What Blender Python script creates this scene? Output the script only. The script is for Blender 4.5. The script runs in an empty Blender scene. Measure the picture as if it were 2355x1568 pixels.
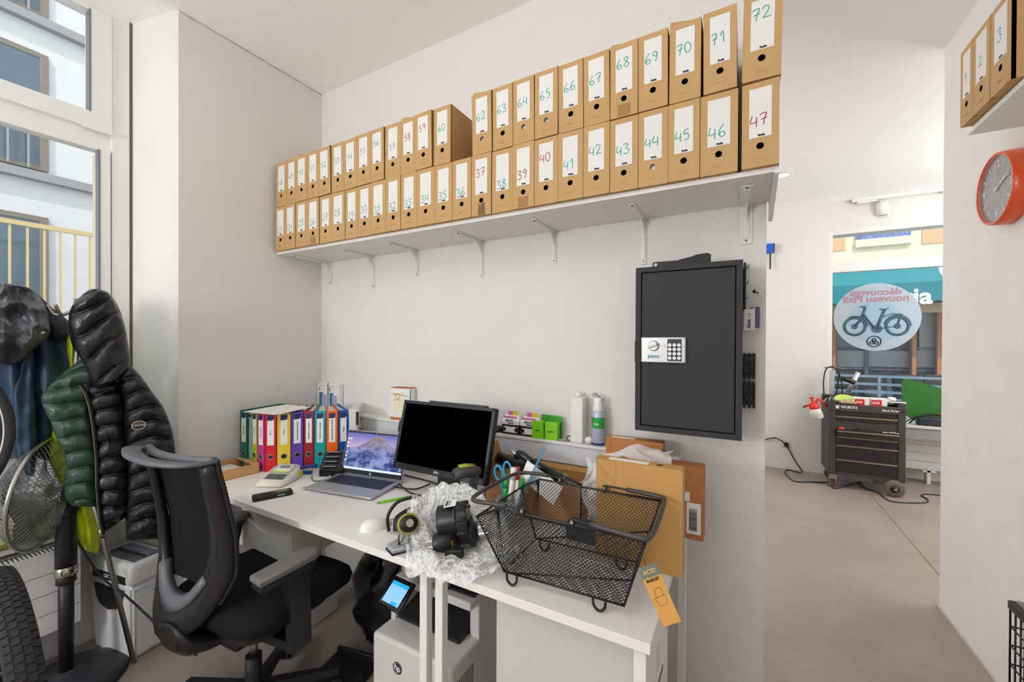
import bpy, bmesh, math, random
from mathutils import Vector, Matrix, Euler
random.seed(7)
PI = math.pi
SC = bpy.context.scene
COL = SC.collection
# ------------------------------------------------------------------ camera
FPX = 945.0; CX = 1177.5
PITCH = math.radians(-0.30); ROLL = math.radians(0.25); YAW = math.radians(29.15)
PPV = 786 + FPX*math.tan(-PITCH)
EYE = Vector((0, 0, 1.43))
RM = (Matrix.Rotation(YAW, 3, 'Z') @ Matrix.Rotation(PI/2+PITCH, 3, 'X') @ Matrix.Rotation(ROLL, 3, 'Z'))
cd = bpy.data.cameras.new('camera'); cam = bpy.data.objects.new('camera', cd); COL.objects.link(cam)
cam.matrix_world = Matrix.Translation(EYE) @ RM.to_4x4()
cd.sensor_width = 36; cd.lens = FPX/2355*36; cd.clip_start = .02; cd.clip_end = 200
cd.shift_y = (PPV-784)/2355; cd.shift_x = 0
SC.camera = cam
def ray(u, v): return RM @ Vector(((u-CX)/FPX, -(v-PPV)/FPX, -1))
def oz(u, v, z): d = ray(u, v); return EYE + d*((z-EYE.z)/d.z)
def oy(u, v, y): d = ray(u, v); return EYE + d*(y/d.y)
def ox(u, v, x): d = ray(u, v); return EYE + d*(x/d.x)
# ------------------------------------------------------------------ materials
def lin(c):
    c /= 255.0
    return c/12.92 if c <= .04045 else ((c+.055)/1.055)**2.4
MATS = {}
def M(name, rgb=None, rough=.5, metal=0., spec=.5, bump=0., bscale=200., var=0., vscale=6., alpha=1., trans=0., emit=0., sheen=0., coat=0., ior=1.45):
    if name in MATS: return MATS[name]
    m = bpy.data.materials.new(name); m.use_nodes = True
    nt = m.node_tree; b = nt.nodes['Principled BSDF']
    col = (lin(rgb[0]), lin(rgb[1]), lin(rgb[2]), 1)
    b.inputs['Base Color'].default_value = col
    b.inputs['Roughness'].default_value = rough
    b.inputs['Metallic'].default_value = metal
    b.inputs['Specular IOR Level'].default_value = spec
    b.inputs['IOR'].default_value = ior
    if alpha < 1: b.inputs['Alpha'].default_value = alpha
    if trans: b.inputs['Transmission Weight'].default_value = trans
    if sheen: b.inputs['Sheen Weight'].default_value = sheen
    if coat: b.inputs['Coat Weight'].default_value = coat
    if emit:
        b.inputs['Emission Color'].default_value = col; b.inputs['Emission Strength'].default_value = emit
    m.diffuse_color = col
    if bump or var:
        tc = nt.nodes.new('ShaderNodeTexCoord')
    if bump:
        n = nt.nodes.new('ShaderNodeTexNoise'); n.inputs['Scale'].default_value = bscale; n.inputs['Detail'].default_value = 3
        bp = nt.nodes.new('ShaderNodeBump'); bp.inputs['Strength'].default_value = bump; bp.inputs['Distance'].default_value = .01
        nt.links.new(tc.outputs['Object'], n.inputs['Vector']); nt.links.new(n.outputs['Fac'], bp.inputs['Height'])
        nt.links.new(bp.outputs['Normal'], b.inputs['Normal'])
    if var:
        n = nt.nodes.new('ShaderNodeTexNoise'); n.inputs['Scale'].default_value = vscale; n.inputs['Detail'].default_value = 5; n.inputs['Roughness'].default_value = .65
        r = nt.nodes.new('ShaderNodeValToRGB')
        r.color_ramp.elements[0].position = .3; r.color_ramp.elements[1].position = .7
        r.color_ramp.elements[0].color = tuple(x*(1-var) for x in col[:3])+(1,)
        r.color_ramp.elements[1].color = tuple(min(1, x*(1+var*.5)) for x in col[:3])+(1,)
        nt.links.new(tc.outputs['Object'], n.inputs['Vector']); nt.links.new(n.outputs['Fac'], r.inputs['Fac'])
        nt.links.new(r.outputs['Color'], b.inputs['Base Color'])
    MATS[name] = m; return m
def glass(name, tint=(255, 255, 255), gloss=.06):
    if name in MATS: return MATS[name]
    m = bpy.data.materials.new(name); m.use_nodes = True; nt = m.node_tree
    nt.nodes.remove(nt.nodes['Principled BSDF']); out = nt.nodes['Material Output']
    t = nt.nodes.new('ShaderNodeBsdfTransparent'); t.inputs[0].default_value = tuple(lin(c) for c in tint)+(1,)
    g = nt.nodes.new('ShaderNodeBsdfGlossy'); g.inputs['Roughness'].default_value = .02
    x = nt.nodes.new('ShaderNodeMixShader'); x.inputs[0].default_value = gloss
    nt.links.new(t.outputs[0], x.inputs[1]); nt.links.new(g.outputs[0], x.inputs[2]); nt.links.new(x.outputs[0], out.inputs[0])
    MATS[name] = m; return m
# ------------------------------------------------------------------ mesh builder
def T(x=0, y=0, z=0): return Matrix.Translation((x, y, z))
def RX(d): return Matrix.Rotation(math.radians(d), 4, 'X')
def RY(d): return Matrix.Rotation(math.radians(d), 4, 'Y')
def RZ(d): return Matrix.Rotation(math.radians(d), 4, 'Z')
ID = Matrix.Identity(4)
class B:
    def __init__(s): s.bm = bmesh.new(); s.mi = 0
    def _add(s, verts, faces, mx=ID, smooth=False, mi=0):
        vs = [s.bm.verts.new(mx @ Vector(v)) for v in verts]
        fs = []
        for f in faces:
            try:
                q = s.bm.faces.new([vs[i] for i in f]); q.smooth = smooth; q.material_index = mi; fs.append(q)
            except ValueError: pass
        return vs, fs
    def box(s, x0, x1, y0, y1, z0, z1, bev=0., mx=ID, seg=2, mi=0, smooth=False):
        v = [(x, y, z) for x in (x0, x1) for y in (y0, y1) for z in (z0, z1)]
        f = [(0, 1, 3, 2), (4, 6, 7, 5), (0, 4, 5, 1), (2, 3, 7, 6), (0, 2, 6, 4), (1, 5, 7, 3)]
        vs, fs = s._add(v, f, mx, smooth, mi)
        if bev:
            es = list({e for q in fs for e in q.edges})
            r = bmesh.ops.bevel(s.bm, geom=es, offset=bev, segments=seg, affect='EDGES', profile=.5)
            for q in r['faces']: q.smooth = True; q.material_index = mi
        return s
    def cbox(s, c, d, bev=0., mx=ID, mi=0, seg=2):
        return s.box(c[0]-d[0]/2, c[0]+d[0]/2, c[1]-d[1]/2, c[1]+d[1]/2, c[2]-d[2]/2, c[2]+d[2]/2, bev, mx, seg, mi)
    def prism(s, poly, h0, h1, mx=ID, bev=0., mi=0, smooth=False):          # polygon in xy extruded along z
        n = len(poly)
        v = [(p[0], p[1], h0) for p in poly]+[(p[0], p[1], h1) for p in poly]
        f = [tuple(range(n-1, -1, -1)), tuple(range(n, 2*n))]+[(i, (i+1) % n, n+(i+1) % n, n+i) for i in range(n)]
        vs, fs = s._add(v, f, mx, False, mi)
        if smooth:
            for q in fs[2:]: q.smooth = True
        if bev:
            es = list({e for q in fs[:2] for e in q.edges})
            r = bmesh.ops.bevel(s.bm, geom=es, offset=bev, segments=2, affect='EDGES', profile=.5)
            for q in r['faces']: q.smooth = True; q.material_index = mi
        return s
    def lathe(s, prof, n=24, mx=ID, mi=0, smooth=True, cap=True):             # profile [(r,z)] about z
        v = []; f = []
        for r, z in prof:
            for k in range(n): a = 2*PI*k/n; v.append((r*math.cos(a), r*math.sin(a), z))
        m = len(prof)
        for i in range(m-1):
            for k in range(n): f.append((i*n+k, i*n+(k+1) % n, (i+1)*n+(k+1) % n, (i+1)*n+k))
        if cap: f.append(tuple(range(n-1, -1, -1))); f.append(tuple((m-1)*n+k for k in range(n)))
        s._add(v, f, mx, smooth, mi)
        if cap and smooth:
            s.bm.faces.ensure_lookup_table(); s.bm.faces[-1].smooth = False; s.bm.faces[-2].smooth = False
        return s
    def cyl(s, r, z0, z1, n=20, mx=ID, mi=0, r2=None):
        return s.lathe([(r, z0), (r2 if r2 is not None else r, z1)], n, mx, mi)
    def tube(s, pts, r, n=8, mx=ID, mi=0, closed=False, smooth=True, cap=True, flat=1., rot=0.):
        pts = [Vector(p) for p in pts]; N = len(pts)
        rr = r if isinstance(r, (list, tuple)) else [r]*N
        v = []; f = []; up = None
        for i, p in enumerate(pts):
            a = pts[(i-1) % N] if (closed or i > 0) else p
            b = pts[(i+1) % N] if (closed or i < N-1) else p
            t = (b-a)
            t = t.normalized() if t.length > 1e-9 else Vector((0, 0, 1))
            if up is None:
                up = Vector((0, 0, 1)) if abs(t.z) < .9 else Vector((0, 1, 0))
            sd = t.cross(up)
            if sd.length < 1e-6: sd = t.orthogonal()
            sd.normalize(); up = sd.cross(t).normalized()
            for k in range(n):
                an = 2*PI*k/n+rot
                v.append(p+sd*(math.cos(an)*rr[i])+up*(math.sin(an)*rr[i]*flat))
        for i in range(N if closed else N-1):
            j = (i+1) % N
            for k in range(n): f.append((i*n+k, i*n+(k+1) % n, j*n+(k+1) % n, j*n+k))
        if cap and not closed: f.append(tuple(range(n-1, -1, -1))); f.append(tuple((N-1)*n+k for k in range(n)))
        s._add(v, f, mx, smooth, mi); return s
    def ball(s, c, r, n=16, m=10, mx=ID, mi=0, sx=1, sy=1, sz=1):
        prof = [(max(1e-4, math.sin(PI*i/m)), -math.cos(PI*i/m)) for i in range(m+1)]
        return s.lathe(prof, n, mx @ T(*c) @ Matrix.Diagonal((r*sx, r*sy, r*sz, 1)), mi, True, False)
    def grid(s, fn, nu, nv, mx=ID, mi=0, smooth=True, cu=False, cv=False):      # surface fn(u,v) in [0,1]
        v = []; f = []
        for i in range(nu+(0 if cu else 1)):
            for j in range(nv+(0 if cv else 1)): v.append(fn(i/nu, j/nv))
        W = nv+(0 if cv else 1); H = nu+(0 if cu else 1)
        for i in range(nu):
            for j in range(nv):
                a = (i % H)*W+(j % W); b = ((i+1) % H)*W+(j % W); c = ((i+1) % H)*W+((j+1) % W); d = (i % H)*W+((j+1) % W)
                f.append((a, b, c, d))
        s._add(v, f, mx, smooth, mi); return s
    def quad(s, a, b, c, d, mi=0, mx=ID): s._add([a, b, c, d], [(0, 1, 2, 3)], mx, False, mi); return s
    def loft(s, rings, mx=ID, mi=0, smooth=True, cap=True):                   # rings: equal-length closed loops
        n = len(rings[0]); v = [p for r in rings for p in r]; f = []
        for i in range(len(rings)-1):
            for k in range(n): f.append((i*n+k, i*n+(k+1) % n, (i+1)*n+(k+1) % n, (i+1)*n+k))
        if cap: f.append(tuple(range(n-1, -1, -1))); f.append(tuple((len(rings)-1)*n+k for k in range(n)))
        s._add(v, f, mx, smooth, mi); return s
    def holed(s, x0, x1, z0, z1, cx, cz, r, y, n=24, mi=0, mx=ID):             # rectangle in xz at y with a round hole
        ang = [2*PI*k/n for k in range(n)]
        for (px, pz) in ((x0, z0), (x1, z0), (x1, z1), (x0, z1)):
            a = math.atan2(pz-cz, px-cx) % (2*PI)
            k = min(range(n), key=lambda i: abs((ang[i]-a+PI) % (2*PI)-PI)); ang[k] = a
        v = []
        for a in ang: v.append((cx+r*math.cos(a), y, cz+r*math.sin(a)))
        for a in ang:
            dx, dz = math.cos(a), math.sin(a); t = 1e9
            if dx > 1e-9: t = min(t, (x1-cx)/dx)
            if dx < -1e-9: t = min(t, (x0-cx)/dx)
            if dz > 1e-9: t = min(t, (z1-cz)/dz)
            if dz < -1e-9: t = min(t, (z0-cz)/dz)
            v.append((cx+dx*t, y, cz+dz*t))
        s._add(v, [(k, n+k, n+(k+1) % n, (k+1) % n) for k in range(n)], mx, False, mi); return s
    def mesh(s, name, weld=0.):
        if weld: bmesh.ops.remove_doubles(s.bm, verts=s.bm.verts, dist=weld)
        bmesh.ops.recalc_face_normals(s.bm, faces=s.bm.faces)
        me = bpy.data.meshes.new(name); s.bm.to_mesh(me); s.bm.free(); return me
def obj(name, b, mat, parent=None, loc=None, rot=None, label=None, weld=0., **kw):
    me = b.mesh(name, weld) if isinstance(b, B) else b
    if mat is not None:
        for m in (mat if isinstance(mat, (list, tuple)) else [mat]): me.materials.append(m)
    o = bpy.data.objects.new(name, me); COL.objects.link(o)
    if parent is not None: o.parent = parent
    if loc is not None: o.location = loc
    if rot is not None: o.rotation_euler = rot
    if label: o['label'] = label
    for k, val in kw.items(): o[k] = val
    return o
def thing(name, label, cat, loc=(0, 0, 0), rotz=0., group=None, rot=None):
    o = bpy.data.objects.new(name, None); COL.objects.link(o); o.empty_display_size = .05
    o.location = loc; o.rotation_euler = rot if rot else (0, 0, math.radians(rotz))
    o['label'] = label; o['category'] = cat
    if group: o['group'] = group
    return o
def tag(o, label, cat, group=None):
    o['label'] = label; o['category'] = cat
    if group: o['group'] = group
    return o
def struct(name, b, mat, parent=None):
    o = obj(name, b, mat, parent)
    if parent is None: o['kind'] = 'structure'
    return o
def dup(root, loc=None, rotz=None, label=None):
    r = root.copy(); COL.objects.link(r)
    if loc is not None: r.location = loc
    if rotz is not None: r.rotation_euler = (0, 0, math.radians(rotz))
    if label: r['label'] = label
    for ch in list(root.children):
        c = ch.copy(); COL.objects.link(c); c.parent = r
        for g in ch.children:
            d = g.copy(); COL.objects.link(d); d.parent = c
    return r
TXT = {}
def text_mesh(txt, size, bold=0., ext=.0002):       # lettering in the xz plane, facing -y, centred
    cu = bpy.data.curves.new('t', 'FONT'); cu.body = txt; cu.size = size; cu.extrude = ext; cu.offset = bold
    cu.align_x = 'CENTER'; cu.align_y = 'CENTER'; cu.resolution_u = 3
    o = bpy.data.objects.new('t', cu); COL.objects.link(o)
    dg = bpy.context.evaluated_depsgraph_get(); dg.update()
    me = bpy.data.meshes.new_from_object(o.evaluated_get(dg))
    bpy.data.objects.remove(o); bpy.data.curves.remove(cu)
    me.transform(RX(90)); return me
def text(name, txt, size, mat, parent, loc, rot=None, bold=0.):
    key = (txt, size, mat.name, bold)
    if key not in TXT:
        TXT[key] = text_mesh(txt, size, bold); TXT[key].materials.append(mat)
    o = bpy.data.objects.new(name, TXT[key]); COL.objects.link(o); o.parent = parent; o.location = loc
    if rot: o.rotation_euler = rot
    return o
def arc(cx, cy, r, a0, a1, n): return [(cx+r*math.cos(math.radians(a0+(a1-a0)*i/n)), cy+r*math.sin(math.radians(a0+(a1-a0)*i/n))) for i in range(n+1)]
def rrect(x0, x1, y0, y1, r, n=5):
    return arc(x1-r, y0+r, r, -90, 0, n)+arc(x1-r, y1-r, r, 0, 90, n)+arc(x0+r, y1-r, r, 90, 180, n)+arc(x0+r, y0+r, r, 180, 270, n)
def smooth_path(pts, n=8, closed=False):             # Catmull-Rom
    P = [Vector(p) for p in pts]; out = []; N = len(P)
    rng = N if closed else N-1
    for i in range(rng):
        p0 = P[(i-1) % N] if closed or i > 0 else P[0]; p1 = P[i]; p2 = P[(i+1) % N]; p3 = P[(i+2) % N] if closed or i < N-2 else P[-1]
        for k in range(n):
            t = k/n; out.append(.5*((2*p1)+(p2-p0)*t+(2*p0-5*p1+4*p2-p3)*t*t+(3*p1-p0-3*p2+p3)*t**3))
    if not closed: out.append(P[-1])
    return out
# common materials
WALL = M('wall_paint', (223, 221, 218), .85, spec=.25, bump=.12, bscale=90, var=.03, vscale=3)
WALLR = M('wall_paint_scuffed', (224, 222, 218), .85, spec=.25, bump=.12, bscale=70, var=.05, vscale=5)
CEIL = M('ceiling_paint', (244, 243, 242), .9, spec=.2, bump=.08, bscale=60)
WHITE = M('white_laminate', (228, 226, 222), .4)
WMET = M('white_painted_metal', (226, 225, 222), .4)
BLACK = M('black_plastic', (26, 26, 27), .45)
BLACKG = M('black_gloss', (14, 14, 15), .15)
DARK = M('dark_grey_plastic', (52, 52, 54), .5)
CHROME = M('chrome', (190, 186, 178), .18, 1.)
STEEL = M('brushed_steel', (170, 168, 164), .35, 1.)
PAPER = M('white_paper', (230, 230, 228), .7)
KRAFT = M('kraft_board', (190, 154, 106), .75, spec=.3, var=.05, vscale=14)
KRAFTD = M('kraft_board_inside', (150, 115, 70), .85, spec=.2)
INK = M('black_ink', (30, 30, 34), .7)
# ================================================================== ROOM
XL, XW, YB, XE, XR = -2.39, -2.70, 1.734, .077, .955
ZC = 3.03
# floor with taupe resin, scuffs in its own noise
def floor_mat():
    m = bpy.data.materials.new('resin_floor'); m.use_nodes = True; nt = m.node_tree; b = nt.nodes['Principled BSDF']
    tc = nt.nodes.new('ShaderNodeTexCoord')
    n1 = nt.nodes.new('ShaderNodeTexNoise'); n1.inputs['Scale'].default_value = 1.3; n1.inputs['Detail'].default_value = 8; n1.inputs['Roughness'].default_value = .7
    n2 = nt.nodes.new('ShaderNodeTexNoise'); n2.inputs['Scale'].default_value = 60; n2.inputs['Detail'].default_value = 2
    mp = nt.nodes.new('ShaderNodeMapping'); mp.inputs['Scale'].default_value = (1, 6, 1); mp.inputs['Rotation'].default_value = (0, 0, .6)
    n3 = nt.nodes.new('ShaderNodeTexNoise'); n3.inputs['Scale'].default_value = 4; n3.inputs['Detail'].default_value = 9; n3.inputs['Roughness'].default_value = .8
    r = nt.nodes.new('ShaderNodeValToRGB'); r.color_ramp.elements[0].position = .25; r.color_ramp.elements[1].position = .75
    r.color_ramp.elements[0].color = (lin(142), lin(130), lin(121), 1); r.color_ramp.elements[1].color = (lin(166), lin(154), lin(145), 1)
    mx = nt.nodes.new('ShaderNodeMixRGB'); mx.blend_type = 'MULTIPLY'; mx.inputs[0].default_value = .35
    L = nt.links
    L.new(tc.outputs['Object'], n1.inputs['Vector']); L.new(tc.outputs['Object'], n2.inputs['Vector'])
    L.new(tc.outputs['Object'], mp.inputs['Vector']); L.new(mp.outputs['Vector'], n3.inputs['Vector'])
    L.new(n1.outputs['Fac'], r.inputs['Fac']); L.new(r.outputs['Color'], mx.inputs[1]); L.new(n3.outputs['Fac'], mx.inputs[2])
    r3 = nt.nodes.new('ShaderNodeMath'); r3.operation = 'ADD'; r3.inputs[1].default_value = .45
    L.new(n3.outputs['Fac'], r3.inputs[0]); L.new(r3.outputs[0], mx.inputs[2])
    L.new(mx.outputs['Color'], b.inputs['Base Color'])
    b.inputs['Roughness'].default_value = .42; b.inputs['Specular IOR Level'].default_value = .35
    bp = nt.nodes.new('ShaderNodeBump'); bp.inputs['Strength'].default_value = .06; L.new(n2.outputs['Fac'], bp.inputs['Height']); L.new(bp.outputs['Normal'], b.inputs['Normal'])
    return m
FLOOR = floor_mat()
struct('floor', B().box(-2.75, 4.2, -2.6, 6.6, -.12, 0), FLOOR)
seam = B(); p = oz(2010.4, 1147, 0); q = oz(2159.6, 1322, 0); d = (q-p).normalized(); s_ = Vector((-d.y, d.x, 0))*.004
a = p-d*.15; c = q+d*2.0
seam.quad(a-s_+Vector((0, 0, .0008)), c-s_+Vector((0, 0, .0008)), c+s_+Vector((0, 0, .0008)), a+s_+Vector((0, 0, .0008)))
struct('floor_joint', seam, M('floor_joint', (120, 98, 80), .8))
struct('ceiling', B().box(-2.75, 4.2, -2.6, 6.6, ZC, ZC+.12), CEIL)
# back wall and its free end
struct('wall_back', B().box(-2.5, XE, YB, YB+.16, 0, ZC), WALL)
# left wall: niche face, splayed window reveal, wall below the window
struct('wall_left', B().prism([(XL, .955), (XL, YB), (-2.95, YB), (-2.95, .89), (XW-.02, .886), (XW+.012, .884)], 0, ZC), WALL)
struct('wall_left_below_window', B().box(-2.95, XW, -2.6, .90, 0, .60), M('rough_plaster', (214, 214, 216), .9, bump=.6, bscale=60))
# right wall
struct('wall_right', B().box(XR, XR+.25, -2.6, 3.095, 0, ZC), WALLR)
edge = B()
for i in range(26):
    y0 = -.6+i*.142; edge.box(XR-.006-random.random()*.006, XR+.002, y0, y0+.142, 0, .006+random.random()*.008)
struct('baseboard_right', edge, M('old_sealant', (196, 190, 182), .8))
struct('wall_rear', B().box(-2.95, XR+.25, -2.75, -2.6, 0, ZC), WALL)  # unseen wall behind the camera, added to cut frontal light
# far room: panel wall, window recess, side
struct('wall_far', B().box(-3.2, .785, 5.6, 5.95, 0, ZC).box(.785, .83, 5.6, 5.95, 0, ZC), WALL)
YF = 5.9
zt = 2.66; zm0, zm1 = 2.235, 2.34
fw = B().box(.83, 4.2, YF-.02, YF+.25, zt+.02, ZC).box(.83, 4.2, YF-.02, YF+.25, 0, .60)
struct('wall_far_window', fw, WALL)
struct('wall_far_left', B().box(-3.0, -2.8, YB, 5.7, 0, ZC), WALL)
crk = B()
for i in range(22):
    ya = .96+i*.035; crk.tube([(XL+.002, ya, ZC-.001-.004*abs(math.sin(i*2.1))), (XL+.002, ya+.035, ZC-.001-.004*abs(math.sin(i*2.1+2.1)))], .0005+.0008*random.random(), 5)
struct('trim_2', crk, M('ceiling_crack', (150, 146, 140), .9))
struct('wall_far_side', B().box(4.0, 4.2, 2.9, 6.0, 0, ZC), WALL)
struct('wall_far_front', B().box(XR+.25, 4.0, 2.9, 3.09, 0, ZC), WALL)  # unseen wall, added to keep the sun out of the far room
# shop window frame + panes
w2 = B()
w2.box(.83, .905, YF-.03, YF+.06, .60, zt+.05).box(.905, 4.0, YF-.03, YF+.06, zt, zt+.05).box(.905, 4.0, YF-.03, YF+.06, zm0, zm1).box(.905, 4.0, YF-.03, YF+.06, .60, .66)
w2.box(2.4, 2.47, YF-.03, YF+.06, .6, zt)
W2 = struct('window_2', w2, WMET)
struct('pane', B().box(.905, 4.0, YF+.01, YF+.018, zm1, zt).box(.905, 4.0, YF+.01, YF+.018, .66, zm0), glass('shop_glass', (246, 250, 250), .03), W2)
# window 1 (left): frame, transom sash, lower sash, panes
w1 = B()
X0, X1 = XW-.07, XW
f0 = .872                                     # right end of the frame
w1.box(X0, X1, .806, f0, .60, ZC)                     # right stile
w1.box(X0, X1-.012, -2.4, .806, 2.345, 2.50)              # transom bar
w1.box(X0, X1, -2.4, .806, 2.99, ZC)
w1.box(X0, X1-.008, -2.4, .806, .60, .72)
W1 = struct('window_1', w1, M('window_paint', (232, 232, 228), .45))
sash = B(); X2 = X1+.012
sash.box(X0+.01, X2, .728, .803, 2.435, 3.0).box(X0+.01, X2, -2.4, .728, 2.435, 2.512).box(X0+.01, X2, -2.4, .728, 2.985, 3.0)
sash.box(X2, X2+.01, .70, .803, 2.425, 2.437)
struct('top_sash', sash, MATS['window_paint'], W1)
ls = B().box(X0+.01, X1+.004, .762, .80, .7, 2.35).box(X0+.01, X1+.004, -.45, -.37, .7, 2.35)
struct('lower_sash', ls, MATS['window_paint'], W1)
gk = B().box(X1-.03, X1+.006, .755, .763, .7, 2.345).box(X1-.03, X1+.014, .722, .729, 2.51, 2.99)
struct('glazing_gasket', gk, M('grey_gasket', (120, 124, 130), .6), W1)
struct('pane', B().box(X0+.03, X0+.036, -2.4, .765, .7, 2.35).box(X0+.03, X0+.036, -2.4, .73, 2.5, 3.0), glass('window_glass', (250, 252, 252), .03), W1)
jg = B()
for i in range(24):
    z0 = .6+i*.101; w = .006+.006*random.random()
    jg.box(X1-.03, X1-.006+w*.5, f0-.002, f0+.016, z0, z0+.101)
struct('trim_1', jg, M('cracked_joint', (104, 100, 94), .9))
struct('wall_outer_jamb', B().box(-2.93, -2.79, .80, 1.0, .3, 2.38), M('stone', (222, 206, 176), .85, var=.06, vscale=20))
# ================================================================== LIGHT
w = bpy.data.worlds.new('world'); SC.world = w; w.use_nodes = True
bg = w.node_tree.nodes['Background']; bg.inputs[0].default_value = (.93, .96, 1, 1); bg.inputs[1].default_value = 1.5
def area(name, loc, rot, sx, sy, e, col=(1, 1, 1)):
    l = bpy.data.lights.new(name, 'AREA'); l.shape = 'RECTANGLE'; l.size = sx; l.size_y = sy; l.energy = e; l.color = col
    o = bpy.data.objects.new(name, l); COL.objects.link(o); o.location = loc; o.rotation_euler = rot; return o
def lamp(name, loc, r, e, col=(1, 1, 1)):
    l = bpy.data.lights.new(name, 'POINT'); l.shadow_soft_size = r; l.energy = e; l.color = col
    o = bpy.data.objects.new(name, l); COL.objects.link(o); o.location = loc; return o
lamp('room_fill', (-1.85, -2.1, 1.75), .28, 98)  # added fill behind the camera, imitates daylight from the left
lamp('room_fill', (-.6, -.45, 2.66), .22, 7)  # second added fill, unseen, lifts the near ceiling
area('ceiling_fill', (-.7, -.55, 2.15), (PI, 0, 0), .7, .7, 17)  # upward fill added out of view to brighten the ceiling
lamp('shop_fill', (2.5, 4.35, 2.45), .22, 48)  # fill added to brighten the far room, hidden by the right wall
lamp('shop_fill', (-1.4, 3.8, 2.45), .22, 48)  # its partner, also added, hidden by the back wall
area('shop_side_fill', (3.95, 4.4, 1.6), (PI/2, 0, PI/2), 2.4, 2.2, 40, (1, 1, 1))  # area fill added in front of the plain side wall
sl = bpy.data.lights.new('sun', 'SUN'); sl.energy = 2.2; sl.angle = .02; sl.color = (1, .97, .92); so_ = bpy.data.objects.new('sun', sl); COL.objects.link(so_)
so_.rotation_euler = Vector((-.55, 1, -1.25)).to_track_quat('-Z', 'Y').to_euler()
SC.view_settings.view_transform = 'Standard'; SC.view_settings.look = 'None'; SC.view_settings.gamma = 1
SC.view_settings.exposure = .16
SC.cycles.max_bounces = 10; SC.cycles.diffuse_bounces = 6; SC.cycles.transparent_max_bounces = 16
SC.cycles.use_denoising = True
SC.cycles.caustics_reflective = False; SC.cycles.caustics_refractive = False
# ================================================================== SHELF, BRACKETS, ARCHIVE BOXES
ZS = 1.95                                    # shelf top
sh = thing('wall_shelf', 'long white wall shelf under the rows of archive boxes', 'shelf', (0, YB, ZS))
obj('board', B().box(-2.385, .082, -.30, 0, -.016, 0, .001), WHITE, sh)
obj('end_panel', B().prism([(-.30, 0), (-.30, -.02), (-.02, -.085), (0, -.085), (0, 0)], .082, .094, Matrix(((0, 0, 1, 0), (1, 0, 0, 0), (0, 1, 0, 0), (0, 0, 0, 1)))), WHITE, sh)
BRK = [(761, 655, 640, 572), (859, 663, 785, 575), (960, 636, 890, 558), (1109, 640, 1047, 533), (1275, 606, 1220, 505), (1481, 608, 1452, 468), (1716, 562, 1707, 428)]
BLAB = ['first from the left corner', 'second from the left corner', 'third from the left corner', 'middle one of the row', 'third from the free end', 'above the safe', 'nearest the free wall end']
screw = M('screw_head', (110, 110, 112), .4, 1.)
for i, (u, v, uf, vf) in enumerate(BRK):
    x = oy(u, v-40, YB).x; zb = oy(u, v, YB).z; yf = max(YB-.27, oz(uf, vf, ZS-.018).y)
    if i == 0: yf = YB-.26
    t = thing('shelf_bracket', 'white metal shelf bracket, '+BLAB[i], 'bracket', (x, YB, ZS-.0165), 0, 'brackets under the long shelf')
    L = ZS-.0165-zb; R = YB-yf; w_ = .011 if i < 6 else .02
    b = B(); b.box(-w_, w_, -.005, 0, -L, 0, .002); b.box(-w_*.55, w_*.55, -.009, -.004, -L+.02, -.02, .002)
    obj('wall_arm', b, WMET, t)
    b = B(); b.box(-w_, w_, -R, 0, -.005, 0, .002); b.box(-w_*.55, w_*.55, -R+.02, -.02, -.009, -.004, .002)
    obj('shelf_arm', b, WMET, t)
    k = .085
    obj('brace', B().prism([(0, 0), (-k, 0), (-k*.55, -.018), (-.02, -k*.5), (0, -k)], -.003, .003, Matrix(((0, 0, 1, 0), (1, 0, 0, 0), (0, 1, 0, 0), (0, 0, 0, 1)))), WMET, t)
    for zz in (-L+.012, -L*.45): obj('screw', B().cyl(.004, 0, .003, 10, T(0, -.005, zz) @ RX(90)), screw, t)
    for yy in (-R+.012, -R*.5): obj('screw', B().cyl(.004, 0, .003, 10, T(0, yy, -.005) @ RX(180)), screw, t)
# handwriting strokes, digit box 1 wide x 1.6 high
DG = {'0': [[(.5, 1.6), (.15, 1.3), (.05, .7), (.25, .1), (.6, .05), (.9, .6), (.85, 1.2), (.5, 1.6)]],
 '1': [[(.15, 1.05), (.6, 1.6), (.5, .0)]],
 '2': [[(.1, 1.3), (.4, 1.6), (.8, 1.4), (.75, 1.0), (.3, .4), (.05, .1), (.3, .15), (.95, .05)]],
 '3': [[(.1, 1.45), (.5, 1.6), (.85, 1.3), (.4, .9), (.85, .6), (.7, .1), (.3, .0), (.05, .2)]],
 '4': [[(.35, 1.6), (.05, .75), (.3, .6), (.9, .7)], [(.85, 1.3), (.7, .0)]],
 '5': [[(.9, 1.6), (.35, 1.5), (.2, .95), (.6, 1.0), (.8, .6), (.6, .1), (.1, .05)]],
 '6': [[(.75, 1.6), (.3, 1.1), (.08, .5), (.35, .05), (.75, .2), (.75, .6), (.4, .7), (.12, .4)]],
 '7': [[(.1, 1.45), (.5, 1.6), (.9, 1.5), (.6, .8), (.4, .0)], [(.2, .8), (.9, .9)]],
 '8': [[(.85, 1.4), (.5, 1.6), (.2, 1.3), (.5, .85), (.85, .4), (.5, .02), (.1, .35), (.5, .85), (.85, 1.4)]],
 '9': [[(.8, 1.3), (.5, 1.6), (.15, 1.25), (.4, .9), (.8, 1.1), (.8, 1.4), (.7, .7), (.4, .0)]]}
TEAL = M('teal_marker', (16, 176, 160), .6); RED = M('red_marker', (200, 44, 70), .6)
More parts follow.
